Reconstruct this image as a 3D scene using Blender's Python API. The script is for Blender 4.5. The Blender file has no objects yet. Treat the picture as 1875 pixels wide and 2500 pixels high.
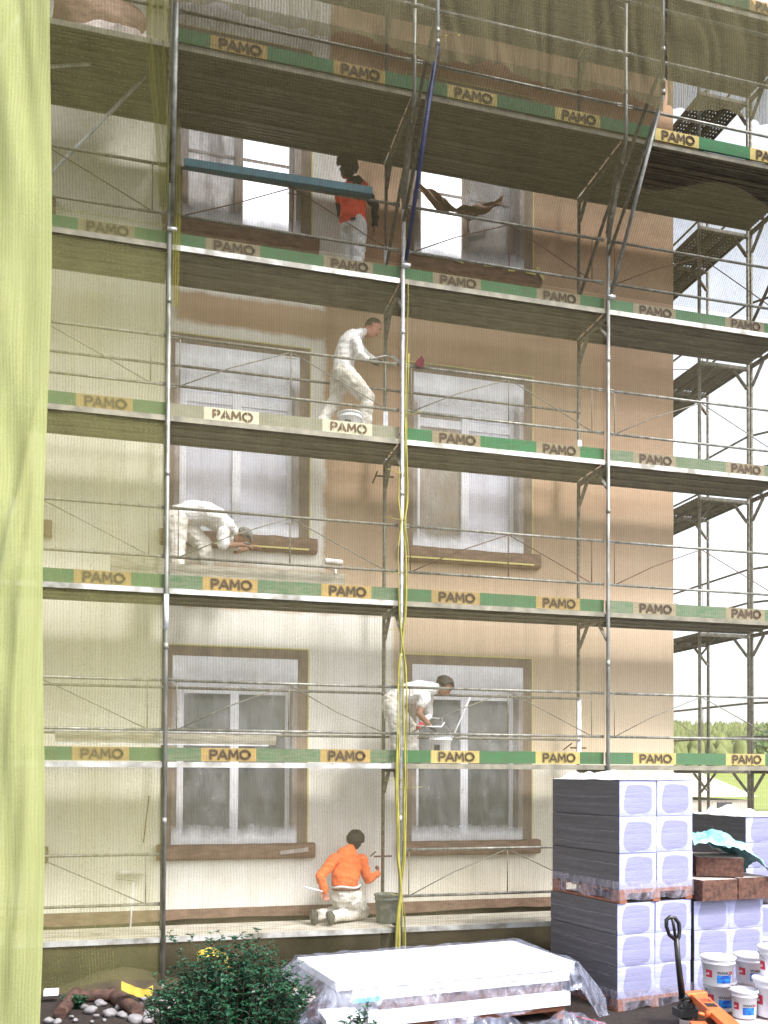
import bpy, bmesh, math, random
import numpy as np
from mathutils import Vector, Matrix, noise
random.seed(7)
R = math.radians
S = bpy.context.scene
COL = S.collection
# ---------------------------------------------------------------- camera, sky, sun, exposure
F, CX, CY = 2223.4, 937.5, 1839.47           # focal length and principal point for the 1875x2500 frame
YAW, ROLL, PIT = 0.260154, 0.005134, 0.018401
CAM = Vector((-0.2579, -10.7058, 1.97597))
_r = Vector((math.cos(YAW), -math.sin(YAW), 0)); _f = Vector((math.sin(YAW), math.cos(YAW), 0)); _u = Vector((0, 0, 1))
FW = _f*math.cos(PIT)+_u*math.sin(PIT); _u2 = -_f*math.sin(PIT)+_u*math.cos(PIT)
RT = _r*math.cos(ROLL)+_u2*math.sin(ROLL); UP = -_r*math.sin(ROLL)+_u2*math.cos(ROLL)
cd = bpy.data.cameras.new('camera'); cam = bpy.data.objects.new('camera', cd); COL.objects.link(cam)
m = Matrix((RT, UP, -FW)).transposed().to_4x4(); m.translation = CAM; cam.matrix_world = m
cd.sensor_fit = 'HORIZONTAL'; cd.sensor_width = 36; cd.lens = 36*F/1875
cd.shift_y = (CY-1250)/1875; cd.shift_x = 0; cd.clip_start = .1; cd.clip_end = 2000
S.camera = cam
def W(px, py, **k):
    d = FW+RT*((px-CX)/F)+UP*((CY-py)/F); a = 'xyz'.index(list(k)[0]); v = list(k.values())[0]
    return CAM+d*((v-CAM[a])/d[a])

SUN_EL, SUN_AZ = R(50), R(150)
w = bpy.data.worlds.new('World'); S.world = w; w.use_nodes = True
nt = w.node_tree; bg = nt.nodes['Background']; sky = nt.nodes.new('ShaderNodeTexSky'); sky.sky_type = 'NISHITA'
sky.sun_disc = False; sky.sun_elevation = SUN_EL; sky.sun_rotation = SUN_AZ
sky.air_density = 1.0; sky.dust_density = 3.0; sky.ozone_density = 1.0
hs = nt.nodes.new('ShaderNodeHueSaturation'); hs.inputs['Saturation'].default_value = .3; hs.inputs['Value'].default_value = 1.3   # bright thin overcast
nt.links.new(sky.outputs[0], hs.inputs['Color']); nt.links.new(hs.outputs[0], bg.inputs['Color'])
bg.inputs['Strength'].default_value = .15
sl = bpy.data.lights.new('sun', 'SUN'); sl.energy = 1.9; sl.angle = R(10); sl.color = (1, .97, .93)
so = bpy.data.objects.new('sun', sl); COL.objects.link(so)
sd = Vector((math.sin(SUN_AZ)*math.cos(SUN_EL), math.cos(SUN_AZ)*math.cos(SUN_EL), math.sin(SUN_EL)))
so.rotation_euler = sd.to_track_quat('Z', 'Y').to_euler()
S.view_settings.view_transform = 'Standard'; S.view_settings.look = 'None'; S.view_settings.gamma = 1
S.view_settings.exposure = 1.25
S.render.engine = 'CYCLES'; S.cycles.transparent_max_bounces = 24; S.cycles.max_bounces = 6

# ---------------------------------------------------------------- materials
def newmat(name):
    m = bpy.data.materials.new(name); m.use_nodes = True
    return m, m.node_tree, m.node_tree.nodes['Principled BSDF']
def N(nt, t, **k):
    n = nt.nodes.new(t)
    for a, v in k.items(): setattr(n, a, v)
    return n
def math_(nt, op, a, b=None, c=None, clamp=False):
    n = N(nt, 'ShaderNodeMath', operation=op, use_clamp=clamp)
    for i, v in enumerate((a, b, c)):
        if v is None: continue
        if isinstance(v, (int, float)): n.inputs[i].default_value = v
        else: nt.links.new(v, n.inputs[i])
    return n.outputs[0]
def mixc(nt, f, a, b):
    n = N(nt, 'ShaderNodeMix', data_type='RGBA')
    for i, v in ((0, f), (6, a), (7, b)):
        if isinstance(v, (int, float)): n.inputs[i].default_value = v
        elif isinstance(v, tuple): n.inputs[i].default_value = (*v[:3], 1)
        else: nt.links.new(v, n.inputs[i])
    return n.outputs[2]
def coords(nt, scale=(1, 1, 1)):
    t = N(nt, 'ShaderNodeTexCoord'); mp = N(nt, 'ShaderNodeMapping'); mp.inputs['Scale'].default_value = scale
    nt.links.new(t.outputs['Object'], mp.inputs[0]); return mp.outputs[0]
def noi(nt, scale, vec, detail=4, rough=.55):
    n = N(nt, 'ShaderNodeTexNoise'); n.inputs['Scale'].default_value = scale
    n.inputs['Detail'].default_value = detail; n.inputs['Roughness'].default_value = rough
    nt.links.new(vec, n.inputs['Vector']); return n.outputs[0]
def ramp(nt, f, a, b):
    n = N(nt, 'ShaderNodeMapRange', clamp=True); nt.links.new(f, n.inputs[0])
    n.inputs[1].default_value = a; n.inputs[2].default_value = b; return n.outputs[0]
def bump(nt, bs, h, strength, dist=.01):
    n = N(nt, 'ShaderNodeBump'); n.inputs['Strength'].default_value = strength; n.inputs['Distance'].default_value = dist
    nt.links.new(h, n.inputs['Height']); nt.links.new(n.outputs[0], bs.inputs['Normal'])
def mat(name, c, c2=None, rough=.7, scale=8, stretch=(1, 1, 1), lo=.35, hi=.65, metal=0, b=.2, bs=40, spec=None):
    m, t, p = newmat(name); v = coords(t, stretch)
    if c2 is None: c2 = tuple(x*.78 for x in c)
    f = ramp(t, noi(t, scale, v, 6, .6), lo, hi)
    t.links.new(mixc(t, f, c, c2), p.inputs['Base Color'])
    p.inputs['Roughness'].default_value = rough; p.inputs['Metallic'].default_value = metal
    if spec is not None: p.inputs['Specular IOR Level'].default_value = spec
    if b: bump(t, p, noi(t, bs, v), b)
    return m
M = {}
M['steel'] = mat('galvanised_steel', (.36, .36, .34), (.16, .16, .14), .5, 14, (1, 1, .25), metal=.55, b=.1)
M['steel_old'] = mat('weathered_steel', (.27, .26, .22), (.13, .12, .1), .65, 18, metal=.3, b=.1)
M['steel_bright'] = mat('bright_steel', (.7, .7, .7), (.4, .4, .4), .35, 12, metal=.6, b=.05)
M['rust'] = mat('rusty_bar', (.16, .07, .04), (.07, .04, .03), .8, 30)
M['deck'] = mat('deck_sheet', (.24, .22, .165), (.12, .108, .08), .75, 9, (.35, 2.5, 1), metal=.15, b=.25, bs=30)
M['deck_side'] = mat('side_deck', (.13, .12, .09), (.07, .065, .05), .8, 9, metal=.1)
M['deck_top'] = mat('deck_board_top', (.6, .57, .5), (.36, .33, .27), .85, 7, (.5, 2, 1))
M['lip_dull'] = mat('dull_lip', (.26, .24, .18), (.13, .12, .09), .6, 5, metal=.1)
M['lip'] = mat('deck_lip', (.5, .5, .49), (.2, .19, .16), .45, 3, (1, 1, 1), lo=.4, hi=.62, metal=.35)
M['stone'] = mat('surround_stone', (.3, .235, .18), (.2, .155, .12), .85, 5, (1, 1, .6), b=.4)
M['kraft'] = mat('kraft_paper', (.27, .17, .12), (.16, .095, .065), .75, 6, (1, 1, 3), b=.6, bs=12)
M['tape'] = mat('masking_tape', (.72, .66, .22), (.6, .55, .2), .6)
M['white_pl'] = mat('white_plastic', (.86, .87, .92), (.76, .77, .84), .4, 4, b=0)
M['black_pl'] = mat('black_plastic', (.012, .012, .014), (.02, .02, .02), .35, b=.05)
M['plinth'] = mat('plinth_render', (.085, .065, .035), (.045, .035, .02), .95, 3, b=.5)
M['soil'] = mat('soil', (.035, .022, .018), (.012, .009, .008), .95, 22, b=1, bs=30)
M['wood'] = mat('pallet_wood', (.33, .13, .07), (.17, .06, .035), .8, 10, (1, 1, 6))
M['wood_grey'] = mat('grey_plank', (.46, .43, .35), (.27, .25, .2), .85, 9, (.6, 4, 6))
M['bark'] = mat('log_bark', (.13, .062, .048), (.04, .022, .018), .85, 7, (1, 1, 2), b=.9, bs=25)
M['pebble'] = mat('pebble', (.27, .26, .28), (.13, .12, .125), .7, 6)
M['wool'] = mat('mineral_wool', (.15, .072, .05), (.06, .03, .024), .95, 22, b=.8, bs=60)
M['wool_face'] = mat('mineral_wool_facing', (.5, .44, .42), (.34, .28, .27), .85, 6)
M['eps'] = mat('white_foam', (.8, .8, .82), (.68, .69, .75), .6, 4, b=.15)
M['teal'] = mat('teal_film', (.16, .42, .46), (.34, .62, .66), .25, 5, b=.4, bs=9)
M['blue'] = mat('blue_beam', (.012, .085, .13), (.02, .13, .18), .5, 12)
M['navy'] = mat('navy_sleeve', (.02, .025, .075), (.05, .06, .13), .4, 12)
M['white_tube'] = mat('white_tube', (.75, .76, .82), (.45, .46, .52), .4, 12, (1, 1, .5))
M['orange'] = mat('orange_paint', (.72, .17, .04), (.6, .12, .03), .4, 8, b=.05)
M['maroon'] = mat('maroon_tyre', (.1, .02, .03), (.05, .015, .02), .5)
M['bucket_white'] = mat('bucket_white', (.7, .7, .76), (.62, .62, .69), .35, 4, b=0)
M['rag'] = mat('rag', (.1, .012, .012), (.05, .008, .01), .9)
M['strip'] = mat('net_strip', (.36, .33, .07), (.22, .2, .05), .9, 30, (1, 1, .2), b=.6)
M['red'] = mat('red_sign', (.5, .02, .05), (.4, .02, .04), .5, b=0)
M['leafb'] = mat('shrub_leaf', (.008, .045, .028), (.025, .105, .045), .38, 16, b=.15)
M['leafd'] = mat('small_leaf', (.13, .2, .06), (.07, .12, .04), .5, 9, b=.15)
M['twig'] = mat('twig', (.09, .06, .04), (.05, .03, .02), .8)
M['grass'] = mat('meadow', (.24, .27, .055), (.16, .21, .04), .9, .25, b=.5, bs=2)
M['forest'] = mat('forest', (.17, .19, .06), (.1, .125, .04), .9, .12, b=.5, bs=1)
M['asph'] = mat('yard_ground', (.06, .055, .05), (.03, .028, .026), .9, 3, b=.6, bs=40)
M['skin'] = mat('skin', (.45, .2, .14), (.36, .15, .1), .55, 20, b=.05)
M['skin_dark'] = mat('tanned_skin', (.3, .155, .1), (.22, .11, .07), .55, 20, b=.05)
M['hair'] = mat('dark_hair', (.012, .009, .007), (.03, .022, .016), .6, 60, b=.9, bs=90)
M['hairb'] = mat('brown_hair', (.05, .03, .018), (.025, .016, .01), .6, 60, b=.9, bs=90)
def cloth(name, c, c2): return mat(name, c, c2, .9, 7, b=.9, bs=11)
M['cl_white'] = cloth('white_overall', (.8, .8, .82), (.58, .56, .54))
M['cl_dirty'] = cloth('stained_overall', (.74, .72, .68), (.46, .42, .36))
M['cl_orange'] = cloth('orange_sweater', (.75, .17, .045), (.62, .115, .03))
M['cl_vest'] = cloth('orange_vest', (.9, .1, .045), (.7, .06, .03))
M['cl_dark'] = cloth('dark_sleeve', (.02, .022, .03), (.012, .012, .018))
M['cl_grey'] = cloth('grey_cap', (.32, .31, .3), (.1, .09, .08))
M['shoe'] = cloth('work_shoe', (.035, .035, .028), (.09, .085, .065))
M['glove'] = cloth('dark_glove', (.03, .03, .03), (.07, .065, .06))
M['belt'] = mat('belt', (.16, .05, .03), (.12, .04, .02), .6)
M['greyb'] = mat('grey_bucket', (.1, .12, .11), (.3, .31, .28), .7, 9, lo=.5, hi=.75)
M['hose'] = mat('yellow_cloth', (.4, .31, .04), (.28, .2, .03), .7)
M['cyan'] = mat('blue_sheet', (.02, .35, .7), (.02, .25, .55), .4)
M['roof'] = mat('dark_eave', (.1, .085, .065), (.06, .05, .04), .8)
M['crane'] = mat('ochre_post', (.5, .35, .12), (.4, .26, .1), .7)

def toe_mats():
    def tm(n, a, b, lo, hi):
        m, t, p = newmat(n); v = coords(t, (1.2, 1, 7)); c = mixc(t, ramp(t, noi(t, 5, v, 7, .7), lo, hi), a, b)
        sc_ = ramp(t, noi(t, 9, coords(t, (.5, 1, 9)), 6, .8), .6, .72)       # scuffs showing bare wood
        c = mixc(t, math_(t, 'MULTIPLY', sc_, .55), c, (.33, .3, .22))
        sp = ramp(t, noi(t, 60, coords(t, (1, 1, 1.5)), 2, .5), .72, .76)     # plaster splashes
        c = mixc(t, math_(t, 'MULTIPLY', sp, .8), c, (.6, .58, .5))
        oi = N(t, 'ShaderNodeObjectInfo'); c = mixc(t, math_(t, 'MULTIPLY', oi.outputs['Random'], .4), c, (.13, .12, .08))
        t.links.new(c, p.inputs['Base Color']); p.inputs['Roughness'].default_value = .85; bump(t, p, noi(t, 40, v), .2); return m
    M['green'] = tm('green_board', (.02, .17, .06), (.04, .12, .06), .4, .7)
    M['green_worn'] = tm('worn_green_board', (.05, .15, .07), (.2, .22, .15), .35, .7)
    M['grey_board'] = tm('weathered_board', (.33, .32, .24), (.24, .25, .18), .35, .7)
    M['yellow'] = tm('yellow_panel', (.45, .31, .11), (.34, .23, .08), .4, .7)
    M['yellow_fresh'] = tm('fresh_yellow_panel', (.6, .48, .17), (.52, .4, .14), .4, .7)
    M['yellow_dull'] = tm('dull_panel', (.3, .25, .16), (.22, .18, .11), .4, .7)
    M['cream_panel'] = tm('cream_panel', (.78, .77, .58), (.65, .63, .46), .4, .7)
    M['ink'] = mat('letter_ink', (.035, .018, .012), (.07, .04, .025), .8)
    M['ink_brown'] = mat('brown_letter_ink', (.16, .09, .055), (.11, .06, .035), .8)
toe_mats()

GZ_ = -.55
def wallmat():
    m, t, p = newmat('facade_plaster')
    v = coords(t); sx = N(t, 'ShaderNodeSeparateXYZ'); t.links.new(v, sx.inputs[0])
    nz = math_(t, 'MULTIPLY', math_(t, 'SUBTRACT', noi(t, 2.2, v, 5, .7), .5), .22)
    WX = math_(t, 'ADD', sx.outputs[0], 2.0); WZ = math_(t, 'ADD', sx.outputs[2], GZ_)
    X = math_(t, 'ADD', WX, nz); Z = math_(t, 'ADD', WZ, math_(t, 'MULTIPLY', nz, .8))
    def box(x0, x1, z0, z1, s=.035):
        a = math_(t, 'MULTIPLY', ramp(t, X, x0-s, x0+s), math_(t, 'SUBTRACT', 1, ramp(t, X, x1-s, x1+s)))
        b = math_(t, 'MULTIPLY', ramp(t, Z, z0-s, z0+s), math_(t, 'SUBTRACT', 1, ramp(t, Z, z1-s, z1+s)))
        return math_(t, 'MULTIPLY', a, b)
    f = box(3.02, 40, 2.05, 10.3)
    for bx in ((2.05, 3.1, 4.05, 8.3), (.1, 3.1, 7.72, 8.12), (.25, 2.3, 4.05, 4.62), (2.45, 3.1, 8.3, 11), (2.1, 40, 10.35, 14)):
        f = math_(t, 'MAXIMUM', f, box(*bx))
    f = math_(t, 'MULTIPLY', f, .97)
    cream = mixc(t, ramp(t, noi(t, 1.3, v, 6, .6), .35, .7), (.9, .89, .86), (.78, .75, .68))
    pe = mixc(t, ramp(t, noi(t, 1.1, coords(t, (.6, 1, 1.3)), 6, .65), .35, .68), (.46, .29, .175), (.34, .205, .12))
    pe = mixc(t, math_(t, 'MULTIPLY', ramp(t, noi(t, 1.0, coords(t, (.16, 1, 1.15)), 5, .6), .42, .62), .75), pe, (.58, .41, .27))  # tonal bands in the paint colour stand in for light bands under decks
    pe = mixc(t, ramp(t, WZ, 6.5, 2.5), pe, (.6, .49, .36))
    low = mixc(t, ramp(t, noi(t, .8, v), .4, .6), (.8, .76, .66), (.7, .64, .53))
    lowm = math_(t, 'MULTIPLY', ramp(t, WX, 3.0, 3.1), math_(t, 'SUBTRACT', 1, ramp(t, Z, 2, 2.2)))
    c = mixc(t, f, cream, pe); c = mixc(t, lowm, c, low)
    tan = math_(t, 'MULTIPLY', ramp(t, WX, 0.4, -.2), .35)
    c = mixc(t, tan, c, (.72, .68, .5))
    gr = noi(t, 55, v, 5, .8); c = mixc(t, math_(t, 'MULTIPLY', ramp(t, gr, .45, .8), .45), c, (.33, .27, .2))
    sm = noi(t, 3.2, coords(t, (1, 1, .3)), 7, .8); c = mixc(t, math_(t, 'MULTIPLY', ramp(t, sm, .56, .74), .22), c, (.3, .25, .18))
    t.links.new(c, p.inputs['Base Color']); p.inputs['Roughness'].default_value = .95
    trw = noi(t, 7, coords(t, (.6, 1, 1.6)), 6, .75)
    bump(t, p, math_(t, 'ADD', math_(t, 'MULTIPLY', trw, .9), noi(t, 110, v, 3)), .55, .008)
    return m
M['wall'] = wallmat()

def netmat(name, col, fac, amp=.3, freq=31, trans=.5, sc=(2.5, 2.5, .35), grad=0):
    m, t, p = newmat(name); t.nodes.remove(p); out = t.nodes['Material Output']
    v = coords(t); v2 = coords(t, sc); sx = N(t, 'ShaderNodeSeparateXYZ'); t.links.new(v, sx.inputs[0])
    wob = math_(t, 'MULTIPLY', noi(t, .9, v, 2), 3.0)
    s = math_(t, 'SINE', math_(t, 'MULTIPLY', math_(t, 'ADD', math_(t, 'MULTIPLY', sx.outputs[0], freq), wob), 6.283))
    st = noi(t, 5, coords(t, (6, 6, .12)), 5, .7)
    cl = noi(t, 1.3, v2, 4, .6)
    fine = noi(t, 160, coords(t, (1, 1, .5)), 1)
    a = math_(t, 'ADD', fac, math_(t, 'MULTIPLY', s, .08))
    a = math_(t, 'ADD', a, math_(t, 'MULTIPLY', math_(t, 'SUBTRACT', st, .5), amp))
    a = math_(t, 'ADD', a, math_(t, 'MULTIPLY', math_(t, 'SUBTRACT', cl, .5), amp))
    a = math_(t, 'ADD', a, math_(t, 'MULTIPLY', math_(t, 'SUBTRACT', fine, .5), .5), clamp=True)
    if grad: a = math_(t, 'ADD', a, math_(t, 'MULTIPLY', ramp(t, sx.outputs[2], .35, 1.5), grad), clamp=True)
    d = N(t, 'ShaderNodeBsdfDiffuse'); tr = N(t, 'ShaderNodeBsdfTranslucent'); tp = N(t, 'ShaderNodeBsdfTransparent')
    c = mixc(t, ramp(t, st, .3, .7), col, tuple(x*.72 for x in col))
    t.links.new(c, d.inputs[0]); t.links.new(c, tr.inputs[0])
    mx = N(t, 'ShaderNodeMixShader'); mx.inputs[0].default_value = trans
    t.links.new(d.outputs[0], mx.inputs[1]); t.links.new(tr.outputs[0], mx.inputs[2])
    m2 = N(t, 'ShaderNodeMixShader'); t.links.new(a, m2.inputs[0]); t.links.new(tp.outputs[0], m2.inputs[1]); t.links.new(mx.outputs[0], m2.inputs[2])
    t.links.new(m2.outputs[0], out.inputs[0]); return m
M['net'] = netmat('olive_mesh', (.3, .27, .16), .24)
M['net_left'] = netmat('green_mesh', (.45, .43, .2), .38)
M['net_up'] = netmat('shaded_top_mesh', (.15, .135, .08), .74, .5)  # darkened copy of the net, weaker light at the top put into colour
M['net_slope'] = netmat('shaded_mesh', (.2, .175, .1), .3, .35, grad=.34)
M['net_thin'] = netmat('thin_mesh', (.36, .34, .25), .12, .2)
M['net_curtain'] = netmat('yellow_mesh', (.4, .43, .19), .9, .3, 40, .3)
M['net_bunch'] = netmat('gathered_mesh', (.4, .37, .1), .62, .6, 60, .45)

def filmmat(name, col, lo, hi, gl=.35, scale=3, rough=.15):
    m, t, p = newmat(name); t.nodes.remove(p); out = t.nodes['Material Output']
    v = coords(t); h = noi(t, scale, v, 7, .7)
    w_ = N(t, 'ShaderNodeTexNoise'); w_.inputs['Scale'].default_value = scale*2.2; w_.inputs['Distortion'].default_value = 2.5; w_.inputs['Detail'].default_value = 5
    t.links.new(coords(t, (1, 1, .5)), w_.inputs['Vector'])
    bm = N(t, 'ShaderNodeBump'); bm.inputs['Strength'].default_value = .9; bm.inputs['Distance'].default_value = .03
    t.links.new(w_.outputs[0], bm.inputs['Height'])
    d = N(t, 'ShaderNodeBsdfDiffuse'); d.inputs[0].default_value = (*col, 1); g = N(t, 'ShaderNodeBsdfGlossy'); g.inputs['Roughness'].default_value = rough
    g.inputs[0].default_value = (.9, .9, 1, 1)
    t.links.new(bm.outputs[0], g.inputs['Normal']); t.links.new(bm.outputs[0], d.inputs['Normal'])
    mx = N(t, 'ShaderNodeMixShader'); mx.inputs[0].default_value = gl; t.links.new(d.outputs[0], mx.inputs[1]); t.links.new(g.outputs[0], mx.inputs[2])
    tp = N(t, 'ShaderNodeBsdfTransparent'); m2 = N(t, 'ShaderNodeMixShader')
    a = N(t, 'ShaderNodeMapRange', clamp=True); t.links.new(w_.outputs[0], a.inputs[0])
    a.inputs[1].default_value = .35; a.inputs[2].default_value = .68; a.inputs[3].default_value = lo; a.inputs[4].default_value = hi
    t.links.new(a.outputs[0], m2.inputs[0]); t.links.new(tp.outputs[0], m2.inputs[1]); t.links.new(mx.outputs[0], m2.inputs[2])
    t.links.new(m2.outputs[0], out.inputs[0]); return m
M['film'] = filmmat('plastic_film', (.5, .54, .72), .08, .42, .3, 2.2)
M['wrap'] = filmmat('stretch_wrap', (.45, .42, .52), .12, .5, .18, 3, .35)

def windowfilm():
    """masking film taped over a window: milkier where it bunches near the tape, clear in the middle"""
    m, t, p = newmat('window_film'); t.nodes.remove(p); out = t.nodes['Material Output']
    tc = N(t, 'ShaderNodeTexCoord'); sx = N(t, 'ShaderNodeSeparateXYZ'); t.links.new(tc.outputs['Generated'], sx.inputs[0])
    v = coords(t); nz = math_(t, 'MULTIPLY', math_(t, 'SUBTRACT', noi(t, 3, v, 6, .65), .5), .12)
    Z = math_(t, 'ADD', sx.outputs[2], nz)
    e = math_(t, 'MAXIMUM', ramp(t, Z, .11, .04), ramp(t, Z, .82, .93))
    a = math_(t, 'ADD', math_(t, 'MULTIPLY', e, .6), math_(t, 'ADD', .1, math_(t, 'MULTIPLY', ramp(t, noi(t, 2.4, coords(t, (1, 1, .5)), 7, .75), .42, .72), .26)), clamp=True)
    d = N(t, 'ShaderNodeBsdfDiffuse'); d.inputs[0].default_value = (.85, .86, .93, 1)
    g = N(t, 'ShaderNodeBsdfGlossy'); g.inputs['Roughness'].default_value = .3
    bm = N(t, 'ShaderNodeBump'); bm.inputs['Strength'].default_value = .7; bm.inputs['Distance'].default_value = .03
    t.links.new(noi(t, 5, coords(t, (1, 1, .35)), 6, .7), bm.inputs['Height']); t.links.new(bm.outputs[0], g.inputs['Normal'])
    mx = N(t, 'ShaderNodeMixShader'); mx.inputs[0].default_value = .2; t.links.new(d.outputs[0], mx.inputs[1]); t.links.new(g.outputs[0], mx.inputs[2])
    tp = N(t, 'ShaderNodeBsdfTransparent'); m2 = N(t, 'ShaderNodeMixShader')
    t.links.new(a, m2.inputs[0]); t.links.new(tp.outputs[0], m2.inputs[1]); t.links.new(mx.outputs[0], m2.inputs[2])
    t.links.new(m2.outputs[0], out.inputs[0]); return m
M['wfilm'] = windowfilm()
def glass(name, c, metal, rough=.08, c2=None):
    m, t, p = newmat(name); v = coords(t)
    t.links.new(mixc(t, ramp(t, noi(t, .9, v, 4), .35, .65), c, c2 or tuple(x*.6 for x in c)), p.inputs['Base Color'])
    p.inputs['Metallic'].default_value = metal; p.inputs['Roughness'].default_value = rough
    bump(t, p, noi(t, 1.2, v, 2), .04, .02); return m
M['glass_low'] = glass('dark_glass', (.045, .06, .055), .25)
M['glass_mid'] = glass('curtained_glass', (.6, .6, .68), .2, .2, (.42, .41, .46))
M['glass_top'] = glass('sky_glass', (1, 1, 1), 1, .02, (.97, .97, 1))
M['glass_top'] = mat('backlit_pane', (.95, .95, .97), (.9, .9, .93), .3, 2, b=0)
_p = M['glass_top'].node_tree.nodes['Principled BSDF']; _p.inputs['Emission Color'].default_value = (.93, .95, 1, 1); _p.inputs['Emission Strength'].default_value = 1.1  # pane emits by itself, standing in for daylight from behind
M['glass_half'] = mat('half_shaded_pane', (.8, .78, .78), (.2, .17, .15), .4, 1.6, (1.6, 1, .35), lo=.45, hi=.55, b=0)  # bright and shaded parts of the casement put into the pane colour
M['glass_grey'] = mat('shaded_grey_pane', (.16, .145, .125), (.3, .27, .24), .4, 1.6, (1.6, 1, .35), b=.1)  # grey copy of the pane, casement shade put into its colour
M['glass_brown'] = mat('brown_paper_pane', (.3, .24, .17), (.24, .19, .13), .7, 2, (1, 1, 1), b=.5, bs=6)
M['glass_house'] = glass('house_glass', (.1, .1, .12), .3)

def eps_end():
    m, t, p = newmat('wrapped_foam_end')
    v = coords(t); sx = N(t, 'ShaderNodeSeparateXYZ'); t.links.new(v, sx.inputs[0])
    nz = math_(t, 'MULTIPLY', math_(t, 'SUBTRACT', noi(t, 4, coords(t), 2), .5), .14)
    oi = N(t, 'ShaderNodeObjectInfo')
    rn = math_(t, 'MULTIPLY', math_(t, 'SUBTRACT', oi.outputs['Random'], .5), .03)
    ax = math_(t, 'ABSOLUTE', math_(t, 'DIVIDE', math_(t, 'ADD', math_(t, 'ADD', sx.outputs[0], nz), rn), .186))
    az = math_(t, 'ABSOLUTE', math_(t, 'DIVIDE', math_(t, 'ADD', math_(t, 'ADD', sx.outputs[2], rn), math_(t, 'MULTIPLY', nz, .5)), .153))
    r = math_(t, 'ADD', math_(t, 'POWER', ax, 3.6), math_(t, 'POWER', az, 3.6))
    k = ramp(t, r, 1.06, .97)
    front = ramp(t, sx.outputs[1], .012, .008)
    wr = noi(t, 9, coords(t, (.35, 1, 2.6)), 6, .75)
    film = mixc(t, ramp(t, wr, .35, .65), (.31, .33, .56), (.43, .45, .71))
    core = mixc(t, ramp(t, noi(t, 4, coords(t, (.3, 1, 3))), .3, .7), (.21, .215, .36), (.26, .265, .42))
    side = mixc(t, ramp(t, noi(t, 7, coords(t, (1, .12, 3.2)), 5, .7), .45, .8), (.085, .082, .09), (.14, .137, .155))
    c = mixc(t, k, film, core); c = mixc(t, front, side, c)
    t.links.new(c, p.inputs['Base Color']); p.inputs['Roughness'].default_value = .35
    bump(t, p, wr, .5, .02)
    return m
M['eps_end'] = eps_end()

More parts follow.
